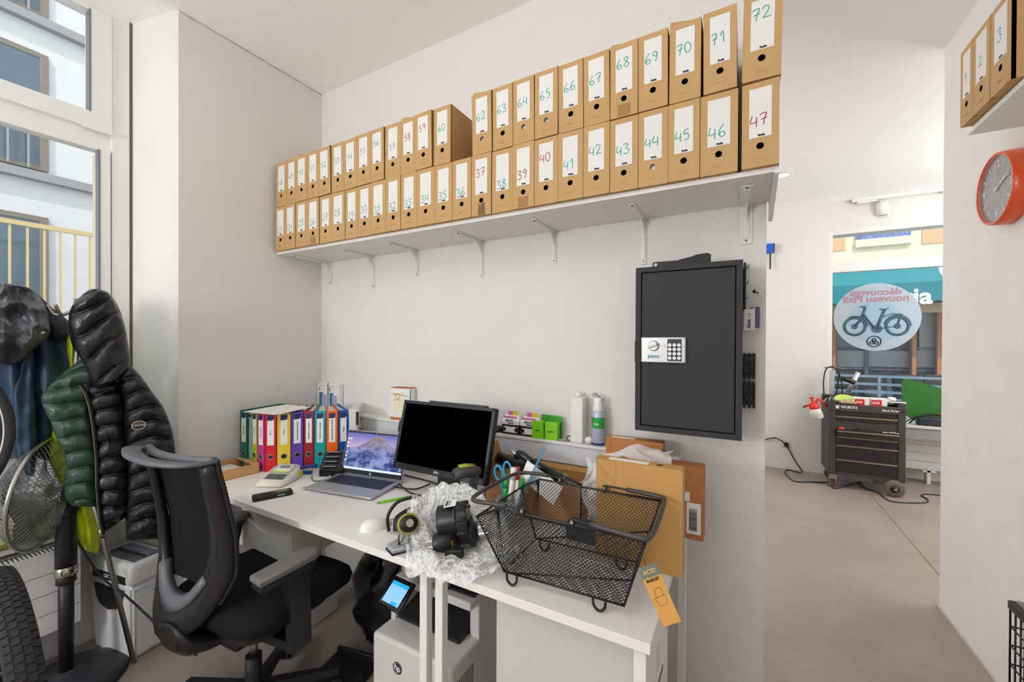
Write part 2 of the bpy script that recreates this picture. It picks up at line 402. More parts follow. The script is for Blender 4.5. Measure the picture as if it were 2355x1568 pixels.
def handwriting(name, txt, h, mat, parent, loc, rw=.0012, tilt=0.):
    b = B(); sc = h/1.6; x = -len(txt)*1.15*sc/2
    for ch in txt:
        for st in DG[ch]:
            pts = smooth_path([(x+px*sc, 0, (pz-.8)*sc) for px, pz in st], 5)
            b.tube(pts, rw, 4, flat=1., cap=True)
        x += 1.15*sc
    # flatten on to the label
    for v in b.bm.verts: v.co.y *= .25
    return obj(name, b, mat, parent, loc, (0, math.radians(tilt), 0))
HB, DB = .250, .305
WEAR = M('torn_board', (160, 122, 78), .9)
def archive_box(num, x0, x1, z, y=1.415, color=TEAL, at=.5, hole='dark', lean=0., lid=0., tear='', h=HB, rotz=0., label=None, group='numbered archive boxes on the long shelf', lab_w=.60, ns=.035, writing=True):
    w_ = x1-x0-.0012
    t = thing('archive_box', label, 'box', ((x0+x1)/2, y, z), 0, group, (0, math.radians(lean), math.radians(rotz)))
    hw = w_/2; zc = h*.245; r = .0098
    b = B(); b.holed(-hw, hw, 0, h, 0, zc, r, 0)
    b.quad((-hw, 0, 0), (-hw, DB, 0), (-hw, DB, h), (-hw, 0, h)); b.quad((hw, 0, 0), (hw, 0, h), (hw, DB, h), (hw, DB, 0))
    b.quad((-hw, DB, 0), (hw, DB, 0), (hw, DB, h), (-hw, DB, h)); b.quad((-hw, 0, 0), (hw, 0, 0), (hw, DB, 0), (-hw, DB, 0))
    b.quad((-hw, .004, h-.004), (-hw, DB, h-.004), (hw, DB, h-.004), (hw, .004, h-.004))
    # folded seam lines at the front edge
    b.box(-hw, -hw+.0012, -.0008, .01, 0, h); b.box(hw-.0012, hw, -.0008, .01, 0, h)
    obj('board_body', b, KRAFT, t, weld=.00005)
    l2 = B(); lz = lid if lid else random.uniform(.003, .009)
    l2._add([(-hw, 0, h), (hw, 0, h), (hw, DB, h+lz*.3), (-hw, DB, h+lz*.3), (-hw, .02, h+lz), (hw, .02, h+lz*.25)], [(0, 1, 5, 4), (4, 5, 2, 3)])
    l2._add([(-hw, 0, h), (-hw, .02, h+lz), (-hw, DB, h+lz*.3), (-hw, DB, h)], [(0, 1, 2, 3)])
    obj('lid', l2, KRAFT, t)
    lw = w_*lab_w; z0, z1 = h*.345, h*.925; ly = -.0009
    lb = obj('spine_label', B().box(-lw/2, lw/2, ly, 0, z0, z1), M('label_paper', (222, 221, 219), .75), t)
    if writing: handwriting('handwritten_number', str(num), min(ns*.98, .60*lw), color, lb, (-lw*.04, ly-.0003, z0+(z1-z0)*at), .00135, -6)
    text('printed_name', 'Biella', .0085, INK, lb, (lw*.05, ly-.0004, z0+.006), None, .0004)
    text('embossed_name', 'BIELLA', .011, KRAFTD if False else M('emboss', (190, 150, 98), .8), t, (0, -.0004, h*.10))
    if hole == 'white': obj('papers', B().box(-hw*.8, hw*.8, .012, .25, .004, h*.8), PAPER, t)
    if tear == 'flap':
        obj('torn_patch', B().box(-hw*.45, hw*.45, -.0012, 0, .004, .042), WEAR, t)
    if tear == 'rip':
        b = B(); b._add([(-.012, -.0012, .055), (-.004, -.003, .03), (-.016, -.0012, .002), (.018, -.0012, .002), (.012, -.005, .03), (.016, -.0012, .052), (.002, -.006, .045)], [(0, 1, 2), (1, 6, 4), (1, 4, 3, 2), (4, 5, 3), (6, 5, 4)])
        obj('torn_patch', b, M('torn_board_dark', (120, 84, 44), .5), t)
    return t
bot = [632, 656, 680, 706, 734, 761, 793, 822, 853, 888, 922, 959, 1000, 1041, 1084, 1130, 1179, 1229, 1283, 1341, 1402, 1467, 1536, 1609, 1700]
def vb(u): return 581-.1762*(u-632)
YX = 1.415
xs = [oy(u, vb(u), YX).x for u in bot]
REDB = {37, 39, 40, 47}
WH = {44, 48, 62, 64, 65}
for i in range(24):
    n = 23+i; hol = 'white' if n in WH else 'dark'
    at = {23: .22, 24: .25, 25: .32, 26: .25, 27: .35, 28: .4, 29: .22, 30: .32, 31: .2, 32: .2, 33: .2, 34: .22, 35: .2, 36: .18, 37: .62, 38: .18, 39: .3, 40: .62, 41: .3, 42: .5, 43: .38, 44: .4, 45: .38, 46: .3}[n]
    tear = 'flap' if n in (26, 39) else ('rip' if n == 37 else '')
    x1 = xs[i+1] if i < 23 else -.012
    archive_box(n, xs[i], x1, ZS, YX+random.uniform(-.003, .003), RED if n in REDB else TEAL, at, hol, 0, 0, tear, ns=.034 if n < 42 else .038,
                label='brown archive box numbered %d in %s, lower row of the long shelf' % (n, 'red' if n in REDB else 'green'), h=HB-random.uniform(0, .003))
archive_box(47, -.003, .093, ZS, YX, RED, .35, label='brown archive box numbered 47 in red, at the free end of the lower row', ns=.036, rotz=-2)
top = [(48, 634, 658), (49, 658, 681), (50, 681, 707), (51, 707, 733), (52, 733, 761), (53, 762, 790), (54, 790, 820), (55, 821, 852), (56, 852, 884), (57, 885, 920), (58, 920, 956), (59, 956, 995), (60, 997, 1036), (62, 1086, 1131), (63, 1133, 1179), (64, 1180, 1229), (65, 1230, 1283), (66, 1284, 1341), (67, 1342, 1402), (68, 1403, 1467), (69, 1468, 1536), (70, 1538, 1611), (71, 1617, 1695)]
ZT = ZS+HB+.001
for (n, ua, ub) in top:
    um = ua if n < 62 else ua
    va = 473-.178*(ua-632)
    x0 = oy(ua, va, YX).x; x1 = oy(ub, va-.178*(ub-ua), YX).x
    x0 = max(x0, XL+.004)
    at = {48: .35, 49: .45, 50: .48, 51: .5, 52: .5, 53: .5, 54: .5, 55: .55, 56: .66, 57: .4, 58: .55, 59: .66, 60: .5, 62: .48, 63: .5, 64: .5, 65: .5, 66: .52, 67: .5, 68: .66, 69: .56, 70: .55, 71: .52}[n]
    red = n in (58, 59)
    lid = {49: .02, 50: .024, 58: .026, 62: .026, 68: .02, 70: .028, 48: .006}.get(n, 0)
    lean = {52: -1.5, 53: -.8, 54: -1, 62: -1.2, 63: -.8}.get(n, random.uniform(-1.0, .2))
    ex = ', beside the gap' if n == 60 else ''
    archive_box(n, x0, x1, ZT+.0012, YX+random.uniform(-.003, .003)-(.006 if n in (59, 71) else 0), RED if red else TEAL, at, 'white' if n in WH else 'dark', lean, lid, 'flap' if n == 68 else '',
                label='brown archive box numbered %d in %s, upper row of long shelf%s' % (n, 'red' if red else 'green', ex), ns=.03 if n < 62 else .036)
archive_box(72, -.004, .096, ZT+.004, YX-.004, TEAL, .72, label='brown archive box numbered 72 in green, upper row at the free wall end', ns=.04, lean=1.0)
# right wall shelf with three more boxes, facing -x
sr = thing('wall_shelf', 'white shelf on the right wall above the orange clock', 'shelf', (XR, 1.2, 2.185))
obj('board', B().box(-.26, 0, -.6, .86, -.018, 0, .001), WHITE, sr)
for n, y0, y1 in ((1, 1.945, 2.03), (2, 1.835, 1.945), (3, 1.72, 1.833)):
    t = archive_box(n, -(y1-y0)/2, (y1-y0)/2, 0, 0, TEAL, .5 if n == 3 else .42, label='brown archive box numbered %d on the right wall shelf' % n, group='archive boxes on the right wall shelf', ns=.05 if n != 2 else .035, h=.262)
    t.location = (.668, (y0+y1)/2, 2.187); t.rotation_euler = (0, 0, math.radians(-90))
# ================================================================== DESKS AND WHAT STANDS UNDER THEM
ZD = .758; YD0 = .945; YD1 = 1.645; LG = .014
def desk(x0, x1, legs, label):
    t = thing('desk', label, 'desk', ((x0+x1)/2, (YD0+YD1)/2, 0), 0, 'pair of white desks pushed end to end')
    cx, cy = (x0+x1)/2, (YD0+YD1)/2
    obj('desktop', B().box(x0-cx, x1-cx, YD0-cy, YD1-cy, ZD-.024, ZD, .0012), WHITE, t)
    for lx, ly in legs:
        obj('leg', B().box(lx-LG-cx, lx+LG-cx, ly-LG-cy, ly+LG-cy, 0, ZD-.024, .002), WMET, t)
    obj('rear_rail', B().box(x0-cx+.05, x1-cx-.05, YD1-cy-.06, YD1-cy-.04, ZD-.07, ZD-.024), WMET, t)
    return t
desk(-2.375, -.8155, [(-.843, .975), (-.843, 1.6), (-2.34, .975), (-2.34, 1.6)], 'long white desk in the corner, under the laptop and the screen')
desk(-.8145, -.172, [(-.783, .975), (-.783, 1.6), (-.198, .975), (-.182, 1.602)], 'short white desk under the black wire basket')
# drawer unit, drawers facing +x
t = thing('drawer_unit', 'grey-white drawer unit under the short desk, its plain back panel showing', 'drawer unit', (-.40, 1.15, 0))
obj('carcass', B().box(-.205, .195, -.15, .17, .02, .70, .002), M('drawer_unit_grey', (196, 195, 193), .5), t)
for k in range(4):
    z0 = .03+k*.167
    d_ = obj('drawer', B().box(.195, .211, -.148, .168, z0, z0+.163, .002), WHITE, t)
    obj('grip', B().box(.209, .213, -.05, .07, z0+.145, z0+.157), M('grip_grey', (120, 118, 115), .6), d_)  # grip strip in a darker grey than the drawer front
obj('sticker', B().box(.211, .2118, -.02, .02, .56, .62), M('sticker', (206, 200, 190), .6), t)
obj('foot', B().box(-.2, .19, -.14, .16, 0, .02), DARK, t)
# hanging drawer on the left, with curved finger cut-out
t = thing('desk_drawer_unit', 'white under-desk drawer with curved finger cut-out, behind the office chair', 'drawer', (-1.76, 1.0, .53))
obj('housing', B().box(-.18, .18, .012, .42, .0, .2, .002), M('cream_metal', (212, 206, 196), .5), t)
pf = [(-.175, 0), (.175, 0), (.175, .125)]+[(.15-.27*i/12, .125-.032*math.sin(PI*i/12)) for i in range(13)]+[(-.175, .125)]
obj('drawer_front', B().prism(pf, 0, .012, RX(90) @ T(0, 0, -.012)), WHITE, t)
# printer
t = thing('laser_printer', 'grey-white laser printer with a lit touch screen under the desks', 'printer', (-.99, 1.06, 0))
PG = M('printer_grey', (205, 204, 201), .45); PD = M('printer_dark', (36, 36, 38), .5); PM = M('printer_mid', (150, 149, 147), .45)
b = B(); b.box(-.18, .18, 0, .40, .01, .37, .012); b.box(-.18, -.155, .09, .40, .36, .50, .004); b.box(.14, .18, .16, .40, .36, .50, .004); b.box(-.18, .18, .30, .40, .36, .50)
obj('body', b, PG, t)
obj('output_tray', B().prism([(.10, .372), (.10, .384), (.30, .43), (.30, .372)], -.15, .135, Matrix(((0, 0, 1, 0), (1, 0, 0, 0), (0, 1, 0, 0), (0, 0, 0, 1)))), PD, t)
b = B(); b.box(-.17, .185, .10, .42, .50, .53, .006); obj('scanner_bed', b, PG, t)
b = B(); b.box(-.16, .06, .12, .41, .53, .575, .012); obj('document_feeder', b, PM, t)
b = B(); b.box(.065, .178, .13, .40, .531, .538); b.box(.06, .075, .13, .40, .53, .56); obj('feeder_tray', b, PD, t)
b = B()
for k in range(9): b.box(.1795, .181, .03+k*.011, .036+k*.011, .12, .31)
obj('side_vents', b, M('vent_dark', (120, 119, 117), .6), t)
obj('paper_drawer', B().box(-.17, .17, -.004, .01, .05, .20, .003), PG, t)
cp = obj('control_panel', B().box(-.055, .055, -.05, .05, -.006, .006, .005), BLACKG, t, (-.055, -.005, .548), (math.radians(38), 0, math.radians(-4)))
SCRM = M('printer_screen', (120, 170, 235), .3, emit=.75)
obj('screen', B().box(-.04, .04, -.036, .034, .0061, .0068), SCRM, cp)
obj('screen_bar', B().box(-.04, .04, .022, .034, .0069, .0073), M('printer_screen_bar', (30, 150, 205), .3, emit=.7), cp)
obj('screen_button', B().box(.002, .03, -.036, -.026, .0069, .0073), MATS['printer_screen_bar'], cp)
lg = obj('round_logo', B().cyl(.021, 0, .0012, 28, RX(90)), M('logo_dark', (64, 66, 70), .4), t, (-.055, -.0005, .285))
text('logo_letters', 'hp', .03, M('logo_white', (230, 230, 230), .5), lg, (0, -.0018, .001), (0, math.radians(12), 0), .0006)
obj('rear_panel', B().box(-.17, .17, .40, .405, .05, .48), PG, t)
# white box on the floor, cable clutter, pc in a black bag
t = thing('floor_box', 'small white metal box standing on the floor behind the chair base', 'box', (-1.90, 1.24, 0), 5)
obj('shell', B().box(-.05, .045, 0, .22, 0, .12, .003), WMET, t); obj('front_recess', B().box(-.04, .02, -.003, .004, .03, .105, .004), WMET, t)
def crumple(o_pts): pass
from mathutils import noise
def blob_bag(name, c, rx, ry, h, mat, label, cat, seed=0, amp=.035, n=40, m=24, flatb=True):
    b = B()
    def fn(u, v):
        a = 2*PI*u; t_ = v
        prof = (math.sin(PI*min(.5, t_*.9+.02)) if t_ < .5 else 1-.75*((t_-.5)/.5)**2)
        r = .35+.65*prof if t_ < .5 else prof
        p = Vector((rx*math.cos(a)*r, ry*math.sin(a)*r, h*t_))
        nv = noise.noise_vector(p*9+Vector((seed, 0, 0)))*amp+noise.noise_vector(p*30+Vector((seed, 3, 0)))*amp*.35
        p = p+nv*min(1, t_*4)
        p.z = max(p.z, 0.0005)
        return p
    b.grid(fn, n, m, cu=True)
    b._add([fn(i/n, 1) for i in range(n)], [tuple(range(n))], ID, True); b._add([fn(i/n, 0) for i in range(n)], [tuple(range(n-1, -1, -1))], ID, False)
    o = obj(name, b, mat, None, c, weld=.0002)
    return tag(o, label, cat)
BAGM = M('black_bin_liner', (16, 16, 18), .25)
blob_bag('bin_bag', (-1.42, 1.40, 0), .19, .15, .52, BAGM, 'black plastic bag in the dark under the long desk', 'bag', 3)
ft = thing('foot_rest', 'black tilted plate on the floor under the long desk, left of the printer', 'footrest', (-1.47, 1.17, 0), 12)
obj('plate', B().box(-.11, .11, -.06, .10, .004, .022, .003), BLACK, ft); obj('ridge', B().box(-.1, .1, .085, .10, .02, .05, .003), BLACK, ft)
st = thing('power_strip', 'power strip with a glowing red switch hanging behind the printer', 'power strip', (-1.21, 1.30, .52), 20, None, (0, math.radians(25), math.radians(20)))
obj('housing', B().box(-.02, .02, -.015, .015, -.14, .14, .004), M('strip_grey', (70, 68, 66), .5), st)
obj('switch_light', B().box(-.006, .006, -.019, -.014, -.10, -.085, .001), M('red_lamp', (255, 70, 20), .3, emit=6.), st)
for k in range(3):
    tg = obj('cable', B().tube(smooth_path([(-1.24+.05*k, 1.63, .68), (-1.2+.04*k, 1.45, .60-.05*k), (-1.12+.03*k, 1.4, .50), (-1.05+.05*k, 1.5, .56+.05*k), (-.98, 1.63, .68)], 8), .0035, 6), BLACK)
    tag(tg, 'black cable hanging in a loop under the long desk behind the printer', 'cable', 'cables looping under the desk')
tag(obj('paper_scrap', B().box(-.006, .006, -.003, .003, 0, .003), PAPER, None, oz(694, 1459, 0)), 'tiny white paper scrap on the floor behind the chair base', 'scrap')
# ================================================================== OFFICE CHAIR
FAB = M('chair_fabric', (22, 22, 24), .85, spec=.2, bump=.25, bscale=500); FRM = M('chair_frame', (24, 24, 26), .38); GRY = M('chair_arm_pad', (104, 103, 101), .6, bump=.1, bscale=700); LUM = M('chair_grey_loop', (96, 98, 104), .4)
CHX = thing('office_chair', 'black mesh-back office chair with grey arm pads, pushed in at the long desk', 'chair', (-1.615, .885, 0), 4)
def seat_fn(u, v):
    a = 2*PI*u
    ca, sa = math.cos(a), math.sin(a)
    rx, ry = .258, .24
    ex = .42
    x = rx*math.copysign(abs(ca)**ex, ca); y = ry*math.copysign(abs(sa)**ex, sa)
    prof = [(.0, .0), (.80, .0), (.97, .02), (1., .045), (.97, .068), (.88, .083), (.5, .088), (.0, .086)]
    i = v*(len(prof)-1); k = min(int(i), len(prof)-2); f = i-k
    r = prof[k][0]*(1-f)+prof[k+1][0]*f; z = prof[k][1]*(1-f)+prof[k+1][1]*f
    yy = y*r
    return (x*r+.02, yy+.045, .445+z-.03*max(0, yy/ry-.55)*2.0*(1 if v > .4 else .6)+.012*(x*r/rx)**2*(1 if v > .4 else 0))
b = B(); b.grid(seat_fn, 48, 21, cu=True); obj('seat', b, FAB, CHX, weld=.0005)
obj('seat_shell', B().prism(rrect(-.18, .2, -.15, .22, .08), .405, .45, bev=.008), BLACK, CHX)
# back: frame ring between an outer and an inner outline, mesh stretched across it
def interp(tab, z):
    for i in range(len(tab)-1):
        if z <= tab[i+1][0]:
            f = (z-tab[i][0])/(tab[i+1][0]-tab[i][0]); f = max(0, f); return tab[i][1]+(tab[i+1][1]-tab[i][1])*f
    return tab[-1][1]
def back_y(z): return interp([(.40, -.262), (.48, -.238), (.55, -.215), (.66, -.198), (.80, -.203), (.95, -.228), (1.06, -.252)], z)
OUT = [(1.05, .200), (1.0, .198), (.93, .201), (.85, .206), (.77, .212), (.70, .214), (.64, .208), (.595, .19), (.545, .163), (.50, .130), (.462, .088), (.438, .045), (.43, 0)]
INN = [(1.032, .158), (.98, .154), (.92, .154), (.85, .154), (.79, .151), (.735, .146), (.69, .134), (.65, .119), (.625, .10), (.598, .078), (.578, .05), (.570, .025), (.567, 0)]
BXO = -.066
def cur(x, z, off=0.): return Vector((x+BXO, back_y(z)+.9*x*x+off, z))
def ring_pts(tab): return [(-w_, z) for z, w_ in tab]+[(w_, z) for z, w_ in tab[-2::-1]]
ro, ri = ring_pts(OUT), ring_pts(INN)
b = B(); rings = []
for (xo, zo), (xi, zi) in zip(ro, ri):
    mx_, mz_ = (xo+xi)/2, (zo+zi)/2
    rings.append([cur(xo, zo, .012), cur(xo, zo, -.006), cur(xo*.9+xi*.1, zo*.9+zi*.1, -.018), cur(mx_, mz_, -.022), cur(xi, zi, -.016), cur(xi, zi, .010)])
b.loft(rings); obj('back_frame', b, FRM, CHX, weld=.0002)
b = B(); lo_ = []
for i in range(7, len(ri)-7):
    (xi, zi), (xo, zo) = ri[i], ro[i]
    w1_ = .30
    x2, z2 = xi*(1-w1_)+xo*w1_, zi*(1-w1_)+zo*w1_
    lo_.append([cur(xi*.98, zi+.002, .010), cur(xi*.98, zi+.002, -.018), cur((xi+x2)/2, (zi+z2)/2, -.0265), cur(x2, z2, -.0245), cur(x2, z2, -.01)])
b.loft(lo_); obj('lumbar_loop', b, LUM, CHX)
text('name_plate', 'Stadler', .016, INK, CHX, cur(-.085, .563, -.0275), (math.radians(-18), math.radians(38), math.radians(18)))
MESHM = M('chair_mesh', (24, 24, 27), .8, spec=.25, bump=.6, bscale=900)
b = B()
def mfn(u, v):
    z = .60+(1.035-.60)*v; w_ = interp(sorted(INN), z)+.012
    x = (-1+2*u)*w_
    return cur(x, z, .012+.012*(1-(2*u-1)**2))
b.grid(mfn, 14, 24); b.grid(lambda u, v: Vector(mfn(u, v))+Vector((0, .004, 0)), 14, 24)
obj('mesh_back', b, MESHM, CHX)
for sg in (-1, 1):
    b = B()
    pp_ = [cur(sg*(interp(sorted(OUT), z)+.002), z, .006) for z in [.56+.006*k for k in range(82)]]
    b.tube(pp_, [.007+.0016*(k % 2) for k in range(82)], 8); obj('edge_piping', b, BLACK, CHX)
lip_ = B(); L0 = smooth_path([(BXO-.205, -.20, 1.05), (BXO-.18, -.285, 1.066), (BXO-.10, -.325, 1.064), (BXO, -.335, 1.058), (BXO+.10, -.325, 1.054), (BXO+.18, -.285, 1.052), (BXO+.208, -.20, 1.05)], 6)
N_ = len(L0); rr_ = []
for i, p in enumerate(L0):
    px_ = p.x-BXO; inn = Vector((BXO+px_*.80, back_y(1.05)+.9*px_*px_*.64+(0.0 if abs(px_) < .2 else .004), p.z-.012))
    f = .45+.35*abs(2*i/(N_-1)-1)
    q_ = p.lerp(inn, f); rr_.append([p, p+Vector((0, 0, -.012)), q_+Vector((0, 0, -.016)), q_+Vector((0, 0, .002))])
lip_.loft(rr_); lip_.tube([cur(-.198+.0198*i, 1.045, .002) for i in range(21)], .013, 8)
obj('top_lip', lip_, LUM, CHX)
b = B()
def ell(y, z, w_, h_): return [(-.035*min(1, -y/.25)+w_*math.cos(2*PI*k/14), y, z+h_*math.sin(2*PI*k/14)) for k in range(14)]
b.loft([ell(-.262, .475, .04, .02), ell(-.258, .46, .072, .045), ell(-.23, .432, .08, .05), ell(-.17, .40, .07, .036), ell(-.08, .392, .075, .026), ell(.02, .395, .08, .022)])
obj('back_carrier', b, FRM, CHX)
for sg in (-1, 1):
    x = sg*.292-.022
    pad = [(x-.034, -.165), (x+.034, -.175), (x+.042, .02), (x+.03, .055), (x, .066), (x-.03, .055), (x-.042, .015)]
    ar = obj('armrest', B().prism(pad, .656, .682, bev=.008), GRY, CHX)
    b = B(); b.prism([(x-.034, -.16), (x+.034, -.17), (x+.04, .02), (x, .056), (x-.04, .015)], .638, .657)
    b.loft([[(x-.014, -.075, .64), (x+.014, -.075, .64), (x+.014, .04, .64), (x-.014, .04, .64)], [(x-.014, -.06, .56), (x+.014, -.06, .56), (x+.014, .02, .56), (x-.014, .02, .56)], [(x-.016, -.05, .36), (x+.016, -.05, .36), (x+.016, .025, .36), (x-.016, .025, .36)]], smooth=False)
    b.loft([[(x-.016*sg, -.04, .352), (x-.016*sg, .02, .352), (x-.016*sg, .02, .385), (x-.016*sg, -.04, .385)], [(sg*.05, -.05, .35), (sg*.05, .04, .35), (sg*.05, .04, .378), (sg*.05, -.05, .378)]], smooth=False)
    sp2 = obj('arm_support', b, FRM, CHX)
    if sg < 0: ar.location = (.035, .085, 0); sp2.location = (.035, .085, 0)
obj('mechanism', B().box(-.09, .09, -.12, .12, .345, .392, .012), BLACK, CHX)
obj('tension_knob', B().cyl(.022, -.03, .03, 16, T(0, .11, .345) @ RX(60)), M('amber_plastic', (214, 150, 40), .4), CHX)
obj('gas_column', B().cyl(.0135, .2, .36, 16), STEEL, CHX)
obj('column_sleeve', B().cyl(.028, .06, .235, 18), BLACK, CHX)
for k in range(5):
    a = math.radians(50+72*k); ca, sa = math.cos(a), math.sin(a)
    lg_ = B(); mx = RZ(50+72*k)
    lg_.loft([[(.02, -.022, .075), (.02, .022, .075), (.02, .018, .125), (.02, -.018, .125)], [(.30, -.015, .07), (.30, .015, .07), (.30, .012, .092), (.30, -.012, .092)]], mx, smooth=False)
    L_ = obj('base_leg', lg_, BLACK, CHX)
    c_ = B(); 
    for q in (-.014, .014): c_.cyl(.027, q-.008, q+.008, 18, mx @ T(.29, 0, .027) @ RX(90))
    c_.box(-.012, .012, -.006, .006, .02, .07, 0, mx @ T(.29, 0, .0))
    obj('caster', c_, BLACK, L_)
# ================================================================== SHREDDER
SW = M('shredder_white', (222, 224, 226), .4)
sd = thing('paper_shredder', 'white paper shredder with dark window standing by the wall corner', 'shredder', (-2.505, .812, 0), 9.5)
def tp(w0, d0, w1, d1, z0, z1): return [[(-w0, -d0, z0), (w0, -d0, z0), (w0, d0, z0), (-w0, d0, z0)], [(-w1, -d1, z1), (w1, -d1, z1), (w1, d1, z1), (-w1, d1, z1)]]
b = B(); b.loft(tp(.138, .066, .156, .078, .0, .335), smooth=False)
es = [e for e in b.bm.edges]; r_ = bmesh.ops.bevel(b.bm, geom=es, offset=.01, segments=3, affect='EDGES')
obj('bin', b, SW, sd)
b = B(); b.box(-.162, .162, -.083, .083, .335, .435, .022, seg=3); obj('head', b, SW, sd)
obj('front_band', B().box(-.118, .125, -.0845, -.08, .345, .382, .003), BLACK, sd)
text('band_letters', 'LEITZ', .022, M('band_white', (220, 220, 220), .5), sd, (.0, -.0852, .364), None, .0006)
wn = [(-.10, .325), (.11, .325), (.09, .27), (.06, .235), (.0, .22), (-.06, .235), (-.085, .27)]
obj('level_window', B().prism([(p[0], p[1]) for p in wn], 0, .006, RX(90+2.0) @ T(0, -.004, .0705)), BLACKG, sd)
b = B(); b.box(-.10, .13, -.055, .05, .433, .438, .002); tpn = obj('feed_panel', b, M('feed_grey', (92, 96, 102), .45), sd)
obj('feed_slot', B().box(-.08, .12, -.012, -.002, .4375, .439), BLACK, tpn); obj('feed_flap', B().box(-.09, .125, .005, .05, .438, .442, .002), M('feed_blue_grey', (108, 120, 136), .4), tpn)
obj('side_panel', B().prism([(-.06, .03), (.06, .03), (.066, .31), (-.066, .31)], 0, .003, T(.1535, 0, 0) @ RY(4) @ RX(0) @ Matrix(((0, 0, 1, 0), (1, 0, 0, 0), (0, 1, 0, 0), (0, 0, 0, 1)))), SW, sd)
# ================================================================== RADIATOR, SILL, MAT
rd = thing('radiator', 'white panel radiator with slatted top under the left window', 'radiator', (-2.5, 0, .16))
RW = M('radiator_white', (222, 222, 220), .4)
b = B(); YR0, YR1 = -1.2, .645
for k in range(4): b.box(-.012, 0, YR0, YR1, .05+k*.083, .05+k*.083+.0805, .002)
b.box(-.09, -.012, YR0, YR1, .05, .375)
obj('panel', b, RW, rd)
b = B()
for k in range(60): b.box(-.085, -.004, YR1-.012-k*.012, YR1-.008-k*.012, .378, .386)
b.box(-.004, 0, YR0, YR1, .378, .388).box(-.09, -.086, YR0, YR1, .378, .388)
obj('top_grille', b, RW, rd)
obj('bracket_foot', B().box(-.06, -.03, .5, .53, -.16, .05).box(-.06, -.03, -.9, -.87, -.16, .05).box(-.15, -.09, .40, .44, .1, .14), RW, rd)
struct('window_sill', B().box(XW-.02, -2.545, -2.4, .86, .572, .598, .003), M('sill_stone', (206, 204, 198), .6))
GREEN = M('green_felt', (142, 158, 44), .95, spec=.1, bump=1.0, bscale=220, var=.2, vscale=30, sheen=.4)
tag(obj('felt_mat', B().box(-2.70, -2.535, -.6, .60, .599, .622, .008), GREEN), 'yellow-green felt mat lying on the sill above the radiator', 'mat')
# ================================================================== PEDESTAL FAN
FX, FY = -2.43, .583
fn_ = thing('pedestal_fan', 'black pedestal fan with a chrome wire cage beside the jackets', 'fan', (FX, FY, 0))
b = B(); b.lathe([(.001, .0), (.185, .0), (.192, .008), (.188, .02), (.15, .032), (.07, .045), (.03, .06), (.022, .07)], 48); obj('base', b, M('fan_base', (40, 44, 50), .5, var=.15, vscale=25), fn_)
obj('pole', B().cyl(.0235, .05, .49, 20), BLACK, fn_)
obj('collar', B().lathe([(.026, .455), (.034, .462), (.036, .475), (.034, .497), (.028, .502)], 24), CHROME, fn_)
obj('collar_skirt', B().lathe([(.024, .425), (.031, .43), (.030, .452), (.026, .458)], 20), BLACK, fn_)
obj('upper_sleeve', B().lathe([(.033, .49), (.033, .56), (.030, .70), (.029, .72)], 22), BLACK, fn_)
hd = Vector((-.60, -.80, .09)).normalized()
q = hd.to_track_quat('Z', 'X')       # +Z local = fan front
HM = Matrix.Translation(Vector((.0, .02, .80))+hd*.0) @ q.to_matrix().to_4x4()
obj('neck', B().lathe([(.03, .70), (.034, .715), (.03, .735)], 18).box(-.03, .03, -.02, .03, .72, .76, .006), BLACK, fn_)
b = B(); b.lathe([(.022, -.115), (.042, -.105), (.05, -.09), (.052, .0), (.045, .02), (.02, .03)], 24, HM); obj('motor_housing', b, BLACK, fn_)
CW = M('cage_wire', (150, 150, 150), .3, 1.)
R_ = .218
def cage(z0, z1, dome, tw, n, b):
    for k in range(n):
        a0 = 2*PI*k/n; pts = []
        for i in range(11):
            f = i/10; r = .045+(R_-.045)*f
            z = z0+(z1-z0)*(f**2.6 if dome else f)
            a = a0+tw*f; pts.append((r*math.cos(a), r*math.sin(a), z))
        b.tube(pts, .0011, 3, HM, cap=False)
    for f in (.0, .3, .55, .78):
        r = .045+(R_-.045)*f; z = z0+(z1-z0)*(f**2.6)
        b.tube([(r*math.cos(2*PI*i/48), r*math.sin(2*PI*i/48), z) for i in range(48)], .0013, 4, HM, closed=True)
b = B(); cage(.0, .085, True, .9, 70, b); cage(.0, .085, True, -.9, 70, b); obj('rear_cage', b, CW, fn_)
b = B(); cage(.185, .09, True, .9, 70, b); cage(.185, .09, True, -.9, 70, b); b.cyl(.045, .182, .188, 24, HM); obj('front_cage', b, CW, fn_)
b = B(); rg = [(R_*math.cos(2*PI*i/72), R_*math.sin(2*PI*i/72), .0875) for i in range(72)]; b.tube(rg, .005, 8, HM, closed=True, flat=1.6); obj('cage_rim', b, M('rim_grey', (170, 168, 160), .35, 1.), fn_)
b = B()
for k in range(4):
    a0 = PI/2*k
    def bl(u, v, a0=a0):
        r = .035+.155*u; a = a0+(-.5+v)*(.75+.35*math.sin(PI*u)); return (r*math.cos(a), r*math.sin(a), .095+.05*(v-.5)*(1.2-.5*u)*1.6)
    b.grid(bl, 8, 6, HM)
    b.grid(lambda u, v: Vector(bl(u, v))+Vector((0, 0, .003)), 8, 6, HM)
b.lathe([(.03, .07), (.036, .08), (.034, .125), (.015, .14)], 20, HM)
obj('blades', b, M('fan_blade_metal', (190, 189, 186), .4, .6), fn_)
tag(obj('cable', B().tube(smooth_path([(-2.395, .60, .62), (-2.37, .64, .50), (-2.345, .68, .41), (-2.30, .72, .35), (-2.10, .74, .30), (-1.95, .76, .24), (-1.85, .80, .20)], 8), .0042, 8), BLACK), 'black mains cable running from the fan across the shredder', 'cable')
